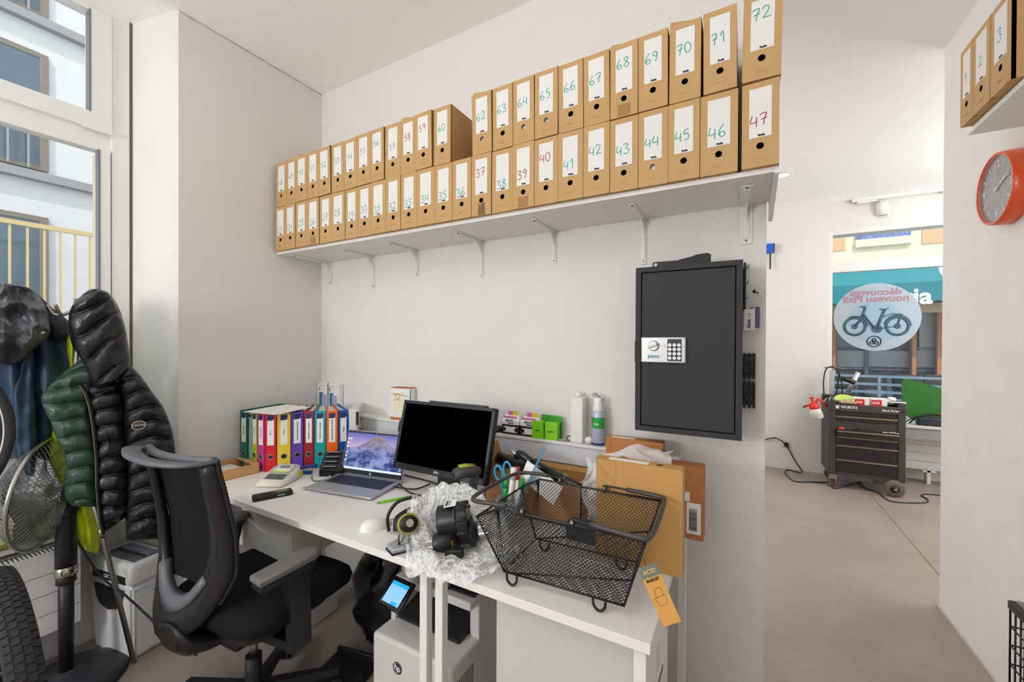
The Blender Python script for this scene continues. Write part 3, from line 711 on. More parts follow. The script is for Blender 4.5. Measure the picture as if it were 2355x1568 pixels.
# ================================================================== COATS, STAND, BICYCLES
def facing(c):                       # frame at a point: right / up / towards the room, seen from the middle of the room
    n = Vector((-c[0], -c[1], 0)).normalized(); r = Vector((-n.y, n.x, 0)); return Vector((c[0], c[1], 0)), r, n
def cloth(name, c, left, right, mat, parent, bulge=.05, off=0., back=.015, quilt=0., qper=36., qslope=0., folds=None, crum=0., cs=14., nu=26, nv=60, seed=0, edge=.5, qphase=0., sag=0., tuck=1.):
    # left/right outlines measured against the vertical plane through c, then given real depth towards the room
    O, r, n = facing(c)
    def pt(u, v):
        d = ray(u, v); t = ((O-EYE).dot(n))/d.dot(n); return EYE+d*t
    def poly(tab, f):
        L = [0]
        for i in range(1, len(tab)): L.append(L[-1]+math.dist(tab[i], tab[i-1]))
        x = f*L[-1]
        for i in range(1, len(tab)):
            if x <= L[i] or i == len(tab)-1:
                g = (x-L[i-1])/max(1e-6, L[i]-L[i-1]); return (tab[i-1][0]+(tab[i][0]-tab[i-1][0])*g, tab[i-1][1]+(tab[i][1]-tab[i-1][1])*g)
    ls = smooth_path([(a, b_, 0) for a, b_ in left], 6); rs = smooth_path([(a, b_, 0) for a, b_ in right], 6)
    ls = [(p.x, p.y) for p in ls]; rs = [(p.x, p.y) for p in rs]
    def fn(s_, t_, sgn):
        a = poly(ls, t_); b_ = poly(rs, t_); u = a[0]+(b_[0]-a[0])*s_; v = a[1]+(b_[1]-a[1])*s_
        e = max(0., 1-(2*s_-1)**2)**edge
        et = min(1, t_*9, (1-t_)*14); et = max(0, et)**.5
        h = bulge*e*et
        if sgn > 0:
            if quilt:
                ph = (v+qslope*(u-a[0])+qphase+sag*4*(s_-.5)**2)/qper
                ph += .12*math.sin(u*.05+seed)+.05*noise.noise((u*.03, v*.02, seed))
                w_ = abs(math.sin(PI*ph)); h += quilt*(w_**.42-.62)*min(1, e*1.6)*et
            if folds: h += folds[0]*math.sin(folds[1]*s_*2*PI+folds[2]*t_+folds[3])*e
        p = pt(u, v)
        if crum:
            q = Vector((u, v, seed*37))*(.001*cs)
            h += crum*(1-2.6*abs(noise.noise(q))+.5*(.5-abs(noise.noise(q*2.3+Vector((5, 5, 5))))))*et
        return p+n*(off+(h if sgn > 0 else -back*e*et))
    b = B(); b.grid(lambda s_, t_: fn(s_, t_, 1), nu, nv); b.grid(lambda s_, t_: fn(s_, t_, -1), nu, nv)
    for e in (0, 1):
        b.grid(lambda k, t_: fn(e, t_, 1).lerp(fn(e, t_, -1), k), 1, nv)
        b.grid(lambda s_, k: fn(s_, e, 1).lerp(fn(s_, e, -1), k), nu, 1)
    return obj(name, b, mat, parent, weld=.0004)
NYL = M('black_nylon', (19, 19, 23), .33, spec=.55, bump=.35, bscale=38); GRN = M('green_nylon', (48, 76, 62), .34, spec=.55, bump=.35, bscale=38)
JC = (-2.30, .70)
pj_ = thing('puffer_jacket', 'black quilted down jacket with hood and green lining, hanging by the window', 'jacket', (0, 0, 0))
obj_args = dict(c=JC, parent=pj_)
cloth('hood', JC, [(222, 666), (200, 672), (168, 702), (158, 738), (165, 790), (182, 818), (200, 850), (212, 882), (228, 897)], [(226, 666), (252, 676), (272, 706), (286, 745), (293, 780), (297, 806), (299, 838), (282, 862), (262, 880)], NYL, pj_, .085, .015, .03, .030, 50, .50, None, .008, 18, 44, 110, 1, .38, qphase=20)
cloth('front_panel', JC, [(186, 884), (196, 900), (207, 930), (214, 968), (219, 1010), (223, 1060), (224, 1110), (228, 1160), (233, 1200), (238, 1226)], [(262, 872), (276, 880), (284, 905), (288, 950), (290, 1000), (292, 1050), (297, 1100), (297, 1150), (296, 1172), (290, 1188)], NYL, pj_, .05, .0, .02, .026, 36.5, .22, None, .005, 25, 30, 150, 2, .36)
cloth('sleeve', JC, [(280, 838), (270, 868), (280, 900), (287, 950), (289, 1000), (291, 1050), (291, 1100), (290, 1150), (288, 1200), (291, 1238)], [(297, 836), (322, 862), (348, 898), (372, 930), (388, 965), (398, 1000), (402, 1040), (396, 1100), (382, 1160), (368, 1236)], NYL, pj_, .062, .02, .03, .027, 36.0, .10, None, .006, 25, 34, 170, 3, .36, sag=-9)
cloth('lining', JC, [(196, 820), (172, 836), (132, 868), (97, 905), (95, 930), (112, 965), (128, 1008), (142, 1030), (152, 1065), (150, 1100), (148, 1135), (158, 1158), (176, 1166)], [(228, 822), (228, 850), (224, 880), (216, 905), (206, 935), (212, 975), (216, 1010), (226, 1055), (228, 1090), (228, 1120), (230, 1145), (230, 1160), (228, 1168)], GRN, pj_, .055, -.02, .025, .026, 37.0, .02, None, .007, 25, 34, 150, 4, .36, sag=-6)
# zip along the front edge
O, r_, n_ = facing(JC)
def onp(u, v, off):
    d = ray(u, v); t = ((O-EYE).dot(n_))/d.dot(n_); return EYE+d*t+n_*off
zp = smooth_path([onp(u, v, .035) for u, v in [(187, 884), (199, 905), (208, 935), (215, 972), (219, 1010), (223, 1060), (224, 1110), (228, 1160), (233, 1200), (238, 1222)]], 8)
obj('zip_tape', B().tube(zp, .011, 8, flat=.6), NYL, pj_)
zq = [p+n_*.009+r_*-.003 for p in zp]
obj('zip_teeth', B().tube(zq, [.0018+.0007*(k % 2) for k in range(len(zq))], 6), M('brass', (150, 138, 104), .4, .9), pj_)
bd = Matrix.Translation(onp(317, 970, .098)) @ n_.to_track_quat('Z', 'Y').to_matrix().to_4x4()
bg_ = obj('arm_badge', B().lathe([(.001, 0), (.024, 0), (.024, .002), (.001, .002)], 28, bd @ Matrix.Diagonal((.9, .75, 1, 1))), M('badge_dark', (70, 64, 56), .5), pj_)
obj('badge_ring', B().tube([(.0215*math.cos(2*PI*k/32), .018*math.sin(2*PI*k/32), .0025) for k in range(32)], .0012, 6, bd, closed=True), M('badge_cream', (226, 218, 200), .5), bg_)
tm = text('badge_letters', 'COLMAR', .0095, MATS['badge_cream'], bg_, (0, 0, 0)); tm.matrix_local = bd @ T(0, 0, .0028) @ RX(-90)
# rain jacket
RC = (-2.50, .50)
RAIN = M('navy_rain_shell', (36, 60, 84), .5, spec=.45, bump=.2, bscale=70); HOODM = M('grey_rain_hood', (74, 76, 82), .33, spec=.5, bump=.25, bscale=60); DNAV = M('dark_navy_cloth', (30, 36, 48), .55, bump=.2, bscale=80)
rj = thing('rain_jacket', 'navy rain jacket with bunched grey hood hanging left of the down jacket', 'jacket', (0, 0, 0))
cloth('body', RC, [(20, 690), (-40, 740), (-60, 820), (-60, 900), (-55, 980), (-45, 1030), (-30, 1060)], [(62, 692), (112, 716), (142, 756), (178, 826), (176, 900), (168, 960), (160, 1010), (150, 1060)], RAIN, rj, .06, -.06, .02, 0, 36, 0, (.022, 3.1, -.9, .8), .012, 7, 60, 70, 5, .3)
cloth('sleeve', RC, [(58, 780), (45, 830), (32, 880), (28, 930), (28, 985), (40, 1040), (58, 1090)], [(72, 776), (80, 830), (82, 890), (84, 950), (86, 1005), (84, 1050), (78, 1096)], RAIN, rj, .05, .0, .02, 0, 36, 0, (.008, 1.2, 2, .3), .022, 12, 22, 50, 8)
cloth('shoulder', RC, [(20, 664), (40, 690), (70, 720), (100, 750), (128, 788)], [(42, 655), (80, 670), (120, 706), (158, 738), (162, 776)], DNAV, rj, .05, -.03, .02, 0, 36, 0, None, .02, 12, 24, 30, 9)
cloth('hood', RC, [(14, 657), (-30, 664), (-60, 710), (-60, 780), (-40, 825), (-10, 838)], [(34, 656), (78, 672), (108, 718), (113, 768), (80, 800), (44, 834)], HOODM, rj, .095, .02, .04, 0, 36, 0, (.010, 2.6, 1.5, 0), .055, 17, 64, 64, 11, .35)
cl_ = B(); cl_.cyl(.004, -.008, .008, 10, Matrix.Translation(onp(110, 767, .15)+Vector((0, 0, 0))) @ RY(70)); obj('cord_lock', cl_, STEEL, rj)
dk = cloth('dark_cloth', (-2.50, .62), [(70, 900), (62, 960), (80, 1010), (100, 1062)], [(150, 880), (155, 960), (165, 1040), (175, 1100)], DNAV, None, .04, -.06, .03, 0, 36, 0, (.01, 1.5, 1, 0), .01, 10, 20, 30, 13)
tag(dk, 'dark cloth hanging between the rain jacket and the green lining', 'coat')  # dark cloth backing, fills the gap between the jackets
# high-visibility bag
HV = M('hi_vis_yellow', (214, 240, 30), .4, spec=.4, bump=.2, bscale=40)
hv = cloth('hi_vis_bag', (-2.42, .70), [(150, 752), (152, 800), (156, 860), (120, 980), (110, 1060), (140, 1130), (165, 1180), (176, 1225), (182, 1268)], [(196, 750), (202, 800), (206, 860), (214, 980), (218, 1060), (222, 1130), (224, 1190), (230, 1240), (224, 1284)], HV, None, .05, -.05, .02, 0, 36, 0, (.012, 1.6, 2, 0), .02, 11, 24, 70, 15)
tag(hv, 'crumpled fluorescent yellow bag hanging behind the green jacket lining', 'bag')
# coat stand: chrome leg comes out under the jacket
cs_ = thing('coat_stand', 'chrome tube coat stand whose slanted leg shows under the jackets', 'coat stand', (-2.34, .60, 0))
top_ = Vector((-2.37, .58, .80)); foot = oz(308, 1522, .006)
def rel(p): return Vector(p)-Vector((-2.34, .60, 0))
leg1 = [rel(onp(233, 1215, .0)), rel(foot)]
obj('leg', B().tube([rel((-2.39, .60, 1.0)), leg1[0]*1.0, leg1[1]], .0095, 12), STEEL, cs_)
obj('leg_joint', B().tube([leg1[0], leg1[0].lerp(leg1[1], .06)], .0115, 12), CHROME, cs_)
obj('upright', B().tube([rel((-2.39, .60, .98)), rel((-2.40, .61, 1.60))], .012, 12), STEEL, cs_)
for k, (dx, dy) in enumerate(((.05, .04), (-.03, -.08), (.03, -.07))):
    obj('hook', B().tube(smooth_path([rel((-2.40, .61, 1.56)), rel((-2.40+dx*.7, .61+dy*.7, 1.53)), rel((-2.40+dx, .61+dy, 1.57))], 6), .006, 8), STEEL, cs_)
# bicycles, mostly outside the frame
TYRE = M('tyre_rubber', (50, 49, 49), .75, spec=.3, bump=.3, bscale=120); RIM = M('rim_grey', (170, 168, 160), .35, 1.)
def wheel(t, R, w_, tread=True, dp=1.):
    b = B()
    D_ = dp
    prof = [(R-.055*D_, -w_*.30), (R-.045*D_, -w_*.46), (R-.025*D_, -w_*.5), (R-.010*D_, -w_*.42), (R-.002, -w_*.25), (R, 0), (R-.002, w_*.25), (R-.010*D_, w_*.42), (R-.025*D_, w_*.5), (R-.045*D_, w_*.46), (R-.055*D_, w_*.30)]
    b.lathe(prof, 96, ID, cap=False)
    if tread:
        for k in range(100):
            a = 2*PI*k/100
            for q, dq in ((-.34, .5), (-.115, 0), (.115, .5), (.34, 0)):
                aa = a+dq*2*PI/100; rr = R-.001-(abs(q)/.5)**2*.0125
                mx = Matrix.Rotation(aa, 4, 'Z') @ T(rr, 0, q*w_) @ RY(math.degrees(-q*1.25))
                b.box(-.002, .0042, -.0088, .0088, -w_*.098, w_*.098, 0, mx)
    obj('tyre', b, TYRE, t)
    b = B(); b.lathe([(R-.05*D_, -w_*.28), (R-.075, -w_*.26), (R-.078, 0), (R-.075, w_*.26), (R-.05*D_, w_*.28)], 72, cap=False); obj('rim', b, M('rim_black', (30, 30, 32), .35), t)
    b = B(); b.tube([((R-.052*D_)*math.cos(2*PI*k/72), (R-.052*D_)*math.sin(2*PI*k/72), w_*.30) for k in range(72)], .003, 6, closed=True); b.tube([((R-.052*D_)*math.cos(2*PI*k/72), (R-.052*D_)*math.sin(2*PI*k/72), -w_*.30) for k in range(72)], .003, 6, closed=True); obj('reflective_ring', b, M('reflective_strip', (206, 204, 198), .4), t)
    b = B()
    for k in range(28):
        a = 2*PI*k/28; a2 = a+(.5 if k % 2 else -.5); s_ = .025 if k % 4 < 2 else -.025
        b.tube([(.025*math.cos(a2), .025*math.sin(a2), s_), ((R-.077)*math.cos(a), (R-.077)*math.sin(a), 0)], .0011, 4)
    obj('spokes', b, STEEL, t)
    obj('hub', B().lathe([(.012, -.05), (.028, -.032), (.018, 0), (.028, .032), (.012, .05)], 20), BLACK, t)
# near wheel: stands on the floor just inside the left edge of the view
nw = thing('bicycle_wheel', 'bicycle wheel with blocky black tyre standing on the floor before the radiator', 'wheel', (0, 0, 0), 0)
cw = Vector((-1.91, .33, .369))
zax = Vector((.04, 1, .02)).normalized()
nw.matrix_world = Matrix.Translation(cw) @ zax.to_track_quat('Z', 'Y').to_matrix().to_4x4()
wheel(nw, .368, .072)
hw_ = thing('hanging_bicycle_wheel', 'black wheel with pale rim line hung up at the left edge', 'wheel', (0, 0, 0))
zax = Vector((.985, -.15, .05)).normalized()
hw_.matrix_world = Matrix.Translation(Vector((-2.19, .055, 1.13))) @ zax.to_track_quat('Z', 'Y').to_matrix().to_4x4()
wheel(hw_, .345, .036, False, .5)
hk = B(); hk.tube([(-2.19, .055, ZC-.001), (-2.19, .055, 1.56), (-2.24, .055, 1.47), (-2.19, .055, 1.385), (-2.16, .055, 1.41)], .007, 8)
tag(obj('ceiling_hook', hk, STEEL), 'steel rod hook from the ceiling that carries the hanging wheel', 'hook')
# ================================================================== ON THE DESKS
# ---- lever-arch binders fanned along the left wall
FP = [(-2.332, 1.206), (-2.275, 1.214), (-2.243, 1.219), (-2.19, 1.216), (-2.13, 1.220), (-2.083, 1.255), (-2.047, 1.308), (-2.015, 1.358), (-1.967, 1.385), (-1.918, 1.42), (-1.873, 1.46), (-1.842, 1.502), (-1.795, 1.54)]
BP = [(-2.377, 1.46), (-2.352, 1.468), (-2.335, 1.475), (-2.31, 1.484), (-2.285, 1.496), (-2.26, 1.512), (-2.235, 1.53), (-2.208, 1.55), (-2.182, 1.572), (-2.155, 1.595), (-2.128, 1.616), (-2.10, 1.634), (-2.065, 1.652)]
BC = [('dark green', (18, 112, 84), 'Bancaire'), ('', None, ''), ('lime green', (160, 200, 20), 'La Poste'), ('magenta', (186, 52, 130), 'Assurances'), ('bright red', (200, 20, 34), 'RH 2'), ('yellow', (226, 200, 62), 'Pixo'), ('purple', (104, 66, 172), 'Commandes Stock'), ('dark red', (150, 22, 40), 'Bulletin Livraison'), ('turquoise', (20, 150, 152), 'Bulletin Livraison'), ('orange', (236, 102, 20), 'Commandes de Vente'), ('blue', (22, 82, 168), 'Avoir')]
NAVY = M('label_navy', (34, 42, 96), .6); RINGM = M('ring_metal', (190, 188, 182), .3, 1.); SHEETS = M('filed_sheets', (232, 231, 228), .8, bump=.6, bscale=350)
for i, (cn, rgb, tx) in enumerate(BC):
    if rgb is None: continue
    f0_, f1_ = Vector(FP[i]), Vector(FP[i+1]); g = .0015
    dd = (f1_-f0_).normalized(); f0_ = f0_+dd*g; f1_ = f1_-dd*g
    c = (f0_+f1_)/2; ang = math.atan2(dd.y, dd.x); w_ = (f1_-f0_).length
    bk0, bk1 = Vector(BP[i]), Vector(BP[i+1])
    def lo(p):
        q_ = Vector(p)-c; return Vector((q_.x*math.cos(ang)+q_.y*math.sin(ang), -q_.x*math.sin(ang)+q_.y*math.cos(ang)))
    def clip(a_, b_): d_ = b_-a_; return a_+d_.normalized()*min(.285, d_.length)
    B0, B1 = clip(Vector((-w_/2, 0)), lo(bk0)), clip(Vector((w_/2, 0)), lo(bk1))
    sh_ = (B1-B0).normalized()*.0022; B0 = B0+sh_; B1 = B1-sh_
    hB = .302 if i not in (5, 6) else .297
    t = thing('ring_binder', '%s lever-arch binder standing in the row on the desk%s' % (cn, ', right beside the bright red one' if cn == 'magenta' else ''), 'binder', (c.x, c.y, ZD), math.degrees(ang), 'lever-arch binders on the desk')
    cm = M('binder_'+cn.replace(' ', '_'), rgb, .38, spec=.45)
    tk = .0025; u0, u1 = Vector((-w_/2, 0)), Vector((w_/2, 0))
    b = B(); b.prism([u0, u1, u1+Vector((0, tk)), u0+Vector((0, tk))], 0, hB)
    b.prism([u0, u0+Vector((tk, 0)), B0+Vector((tk, 0)), B0], 0, hB); b.prism([u1-Vector((tk, 0)), u1, B1, B1-Vector((tk, 0))], 0, hB)
    b.prism([u0+Vector((0, tk)), u1+Vector((0, tk)), B1, B0], 0, .002)
    obj('cover', b, cm, t)
    e_ = .004; I0, I1 = u0+Vector((e_, .02)), u1+Vector((-e_, .02)); J0, J1 = u0.lerp(B0, .93)+Vector((e_, 0)), u1.lerp(B1, .93)-Vector((e_, 0))
    obj('papers', B().prism([I0, I1, J1, J0], .003, hB-.012), SHEETS, t)
    lw = min(.032, w_*.6)
    lb = obj('spine_label', B().box(-lw/2, lw/2, -.0008, 0, .135, .29), PAPER, t)
    obj('label_corner', B().prism([(-lw/2, .29), (lw/2, .29), (lw/2, .268), (lw*.2, .262), (-lw/2, .262)], -.0012, -.0008, RX(90) @ Matrix.Diagonal((1, 1, -1, 1))), NAVY, lb)
    text('lettering', tx, .0125, INK, lb, (0, -.0012, .20), (0, math.radians(-90), 0), .0002)
    obj('ring_hole', B().cyl(.0118, -.0006, .0008, 24, T(0, -.0002, .075) @ RX(90)), BLACK, t)
    b = B(); b.tube([(.0125*math.cos(2*PI*k/28), -.0012, .075+.0125*math.sin(2*PI*k/28)) for k in range(28)], .0016, 6, closed=True); obj('ring', b, RINGM, t)
# translucent file box in the gap and the white ring file at the end
f0_, f1_ = Vector(FP[1]), Vector(FP[2]); c = (f0_+f1_)/2
t = thing('file_box', 'translucent grey plastic file box between the dark green and lime binders', 'box', (c.x, c.y+.004, ZD), 8)
obj('shell', B().box(-.014, .014, 0, .245, 0, .29, .002), M('clear_grey_plastic', (176, 194, 204), .25, alpha=.75), t); obj('clasp', B().box(-.009, .009, -.003, .002, .27, .286, .001), DARK, t)
f0_, f1_ = Vector(FP[11]), Vector(FP[12]); c = (f0_+f1_)/2; dd = f1_-f0_
t = thing('white_ring_file', 'white ring file with black printed spine edge, last in the binder row', 'binder', (c.x, c.y, ZD), math.degrees(math.atan2(dd.y, dd.x)), 'lever-arch binders on the desk')
obj('cover', B().prism([(-.029, 0), (.022, 0), (-.016, .25), (-.04, .25)], 0, .305), M('grey_white_card', (214, 214, 212), .6), t)
sp = obj('black_strip', B().box(.007, .0215, -.001, 0, .02, .292), INK, t); text('lettering', 'ARCHIVE DIVERS', .016, PAPER, sp, (.0143, -.0014, .16), (0, math.radians(-90), 0), .0004)
# sheet of paper across the binder tops
shp = [oz(558, 947, 1.0645), oz(632, 954, 1.0625), oz(718, 936, 1.0645), oz(662, 930, 1.067)]
b = B()
def shf(u, v):
    p = shp[0].lerp(shp[1], u).lerp(shp[3].lerp(shp[2], u), v); return p+Vector((0, 0, .003*math.sin(5*u+2*v)*math.sin(3*v)))
b.grid(shf, 12, 12); b.grid(lambda u, v: shf(u, v)+Vector((0, 0, .0006)), 12, 12)
tag(obj('paper_sheet', b, PAPER), 'white paper sheet lying across the tops of the binders', 'paper')
# ---- cardboard tray with papers
TB = M('tray_board', (196, 152, 106), .8, var=.04, vscale=12); t = thing('cardboard_tray', 'open shallow cardboard tray with papers at the left end of the desk', 'tray', (-2.25, 1.085, ZD), -4)
b = B(); W_, D_, H_ = .10, .125, .05
b.box(-W_, W_, -D_, D_, 0, .003).box(-W_, -W_+.004, -D_, D_, 0, H_).box(W_-.004, W_, -D_, D_, 0, H_).box(-W_, W_, -D_, -D_+.004, 0, H_).box(-W_, W_, D_-.004, D_, 0, H_).box(-W_+.004, W_-.004, D_-.03, D_-.004, H_-.003, H_)
obj('board', b, TB, t)
tag(obj('paper_stack', B().box(-2.335, -2.175, .985, 1.16, ZD+.0035, ZD+.026), PAPER), 'white papers lying in the shallow cardboard tray', 'paper')
# ---- label maker
LMW = M('cream_plastic', (226, 222, 206), .4); LMG = M('light_grey_plastic', (160, 164, 170), .45); LIME = M('lime_plastic', (186, 206, 30), .4)
t = thing('label_maker', 'cream and grey label maker with lime keys near the binders', 'label maker', (-1.915, 1.17, ZD), 24)
b = B(); sec = lambda y, h, w_: [(-w_, y, .004), (w_, y, .004), (w_+.001, y, h*.5), (w_-.004, y, h), (-w_+.004, y, h), (-w_-.001, y, h*.5)]
b.loft([sec(-.083, .012, .054), sec(-.078, .022, .062), sec(-.03, .035, .066), sec(.04, .056, .064), (sec(.07, .062, .058)), sec(.085, .05, .048)]); obj('case', b, LMW, t)
tl = math.atan2(.042-.0, .13)
kp = obj('key_panel', B().prism(rrect(-.054, .054, -.075, .072, .016), -.002, .0015), LMG, t, (0, 0, .0435), (tl*.96, 0, 0))
kd = M('key_dark', (70, 72, 78), .5)
for r_ in range(4):
    for k in range(9): obj('key', B().box(-.0042, .0042, -.0034, .0034, .0012, .0034, .0006), kd, kp, (-.04+.01*k+.002*(r_ % 2), -.05+.0105*r_, 0))
obj('lime_keys', B().box(-.04, .04, .0015, .011, .0012, .0036, .001), LIME, kp)
obj('white_keys', B().box(-.042, .042, .014, .022, .0012, .0034, .001), PAPER, kp)
obj('display_frame', B().box(-.034, .034, .026, .060, .001, .004, .001), PAPER, kp); obj('display', B().box(-.027, .027, .031, .056, .0038, .0046), M('lcd', (120, 124, 118), .2), kp)
text('lettering', 'LabelManager', .009, INK, kp, (0, -.066, .0018), (math.radians(-90), 0, 0))
obj('side_button', B().prism(rrect(-.016, .016, -.011, .011, .009), 0, .005, T(.0645, .055, .026) @ RY(90) @ RZ(90)), LIME, t)
# ---- cordless phone and sheet below it
t = thing('cordless_phone', 'black cordless phone handset lying on a white sheet of paper', 'phone', (-1.752, 1.038, ZD+.001), 66)
obj('handset', B().box(-.075, .075, -.022, .022, .0, .022, .006, seg=3), BLACK, t)
obj('screen', B().box(.015, .055, -.016, .016, .0218, .0226), M('phone_lcd', (96, 84, 72), .15), t); obj('red_strip', B().box(.004, .014, -.012, .012, .0218, .0224), M('dark_red', (90, 20, 24), .3), t)  # dark red strip between screen and keys
for r_ in range(4):
    for k in range(3): obj('key', B().box(-.004, .004, -.0035, .0035, .0215, .0236, .001), M('phone_key', (48, 46, 48), .4), t, (-.06+.017*r_, -.011+.011*k, 0))
obj('side_print', B().box(.015, .045, -.0224, -.0219, .008, .013), LMG, t)
tag(obj('paper_sheet', B().box(-.105, .105, -.13, .13, 0, .0007), PAPER, None, (-1.79, 1.105, ZD+.0002), (0, 0, math.radians(-20))), 'white sheet of paper under the cordless phone', 'paper')
rb = B(); rb.tube([(.025*math.cos(2*PI*k/32), .016*math.sin(2*PI*k/32), .002) for k in range(32)], .0016, 6, closed=True)
tag(obj('rubber_band', rb, M('rubber', (186, 140, 96), .6), None, oz(705, 1124, ZD)), 'tan rubber band between the label maker and the laptop', 'rubber band')
# ---- blue pliers (hole punch) with cord
t = thing('hole_punch_pliers', 'blue-handled pliers lying in front of the purple and dark red binders', 'pliers', oz(690, 1086, ZD), 24)
BLU = M('blue_rubber', (16, 66, 142), .45)
obj('handle', B().tube(smooth_path([(-.045, .0, .012), (-.01, .012, .018), (.03, .022, .024), (.07, .03, .03)], 6), [.006]*3+[.009]*16, 8), BLU, t); obj('handle', B().tube(smooth_path([(-.045, 0, .01), (-.01, -.014, .009), (.03, -.022, .010), (.075, -.022, .010)], 6), [.006]*3+[.009]*16, 8), BLU, t)
obj('jaw', B().box(-.085, -.04, -.008, .008, .004, .02, .003), DARK, t)
tag(obj('cord', B().tube(smooth_path([oz(718, 1092, ZD+.004), oz(717, 1100, ZD+.003), oz(725, 1106, ZD+.003), oz(742, 1104, ZD+.003), oz(752, 1100, ZD+.003)], 6), .0018, 6), BLACK), 'thin black cord between the blue pliers and the laptop', 'cord')
# ---- black card terminal behind the laptop
t = thing('desk_telephone_base', 'black glossy desk device tilted behind the laptop, before the orange binder', 'telephone base', (-1.80, 1.385, ZD), 30)
b = B(); b.prism([(0, 0), (.12, 0), (.12, .03), (.11, .085), (.075, .105), (0, .03)], -.06, .06, Matrix(((0, 0, 1, 0), (1, 0, 0, -.05), (0, 1, 0, 0), (0, 0, 0, 1))), bev=.004); obj('case', b, BLACKG, t)
for k in range(4): obj('slot', B().box(-.045, .02, -.003, .003, -.0005, .003), M('slot_grey', (120, 124, 130), .3), t, (0, -.040+.018*k, .046+.019*k), (math.radians(47), 0, 0))
# ---- laptop
LS = M('laptop_silver', (188, 190, 194), .35, .6)
def screen_mat():
    m = bpy.data.materials.new('mountain_wallpaper'); m.use_nodes = True; nt = m.node_tree; b_ = nt.nodes['Principled BSDF']; L = nt.links
    tc = nt.nodes.new('ShaderNodeTexCoord'); sp_ = nt.nodes.new('ShaderNodeSeparateXYZ'); L.new(tc.outputs['Generated'], sp_.inputs[0])
    mp = nt.nodes.new('ShaderNodeMapping'); mp.inputs['Scale'].default_value = (7, 1, 5); L.new(tc.outputs['Generated'], mp.inputs[0])
    n = nt.nodes.new('ShaderNodeTexNoise'); n.inputs['Scale'].default_value = 1.0; n.inputs['Detail'].default_value = 6; n.inputs['Roughness'].default_value = .6; n.inputs['Distortion'].default_value = 1.2; L.new(mp.outputs[0], n.inputs['Vector'])
    ramp = nt.nodes.new('ShaderNodeValToRGB'); ramp.color_ramp.elements[0].position = .40; ramp.color_ramp.elements[0].color = (lin(20), lin(50), lin(130), 1); ramp.color_ramp.elements[1].position = .62; ramp.color_ramp.elements[1].color = (lin(150), lin(166), lin(222), 1); L.new(n.outputs['Fac'], ramp.inputs[0])
    sky = nt.nodes.new('ShaderNodeValToRGB'); sky.color_ramp.elements[0].position = .55; sky.color_ramp.elements[0].color = (lin(214), lin(190), lin(226), 1); sky.color_ramp.elements[1].position = 1; sky.color_ramp.elements[1].color = (lin(92), lin(104), lin(196), 1); L.new(sp_.outputs[2], sky.inputs[0])
    # mountain outline: a mesa with falling ridges
    fc = nt.nodes.new('ShaderNodeFloatCurve'); cv = fc.mapping.curves[0]
    for x, y in ((.12, .60), (.28, .70), (.42, .90), (.46, .94), (.62, .94), (.66, .86), (.8, .70), (.9, .66)): cv.points.new(x, y)
    cv.points[0].location = (0, .62); cv.points[-1].location = (1, .62); fc.mapping.update(); L.new(sp_.outputs[0], fc.inputs['Value'])
    n2 = nt.nodes.new('ShaderNodeTexNoise'); n2.inputs['Scale'].default_value = 18; L.new(tc.outputs['Generated'], n2.inputs['Vector'])
    ma = nt.nodes.new('ShaderNodeMath'); ma.operation = 'MULTIPLY_ADD'; ma.inputs[1].default_value = .10; L.new(n2.outputs['Fac'], ma.inputs[0]); L.new(fc.outputs[0], ma.inputs[2])
    su = nt.nodes.new('ShaderNodeMath'); su.operation = 'SUBTRACT'; su.inputs[1].default_value = .06; L.new(ma.outputs[0], su.inputs[0])
    lt = nt.nodes.new('ShaderNodeMath'); lt.operation = 'LESS_THAN'; L.new(sp_.outputs[2], lt.inputs[0]); L.new(su.outputs[0], lt.inputs[1])
    warm = nt.nodes.new('ShaderNodeMixRGB'); warm.inputs[2].default_value = (lin(176), lin(136), lin(130), 1); L.new(ramp.outputs[0], warm.inputs[1])
    wr = nt.nodes.new('ShaderNodeMapRange'); wr.inputs[1].default_value = .45; wr.inputs[2].default_value = .95; wr.inputs[4].default_value = .8; L.new(sp_.outputs[2], wr.inputs[0]); L.new(wr.outputs[0], warm.inputs[0])
    mx = nt.nodes.new('ShaderNodeMixRGB'); L.new(lt.outputs[0], mx.inputs[0]); L.new(sky.outputs[0], mx.inputs[1]); L.new(warm.outputs[0], mx.inputs[2])
    L.new(mx.outputs[0], b_.inputs['Emission Color']); b_.inputs['Emission Strength'].default_value = .75; b_.inputs['Base Color'].default_value = (.01, .01, .01, 1); b_.inputs['Roughness'].default_value = .25
    return m
t = thing('laptop', 'open silver laptop showing a blue mountain wallpaper', 'laptop', (-1.714, 1.159, ZD), 9.1)
obj('base', B().box(0, .365, 0, .225, .003, .014, .003), LS, t)
obj('trackpad', B().box(.10, .215, .012, .082, .0138, .0146), M('trackpad', (176, 178, 183), .3, .5), t)
kb = obj('keyboard', B().box(.022, .343, .09, .20, .0135, .0145), M('keybed', (92, 96, 106), .5), t); km = M('laptop_key', (40, 46, 60), .45)
kk = B()
for r_ in range(6):
    for k in range(15): x = .027+.021*k; y = .094+.0175*r_; kk.box(x, x+.0175, y, y+.0145, .0144, .0158)
obj('key_field', kk, km, kb, kind='stuff')
LT = math.radians(15); lid = obj('lid', B().box(0, .365, -.003, .003, 0, .212, .002), LS, t, (0, .222, .015), (-LT, 0, 0))
obj('bezel', B().box(.003, .362, -.0036, -.0029, .003, .209), M('bezel_dark', (36, 40, 52), .4), lid); obj('display', B().box(.010, .355, -.0042, -.0035, .024, .199), screen_mat(), lid)
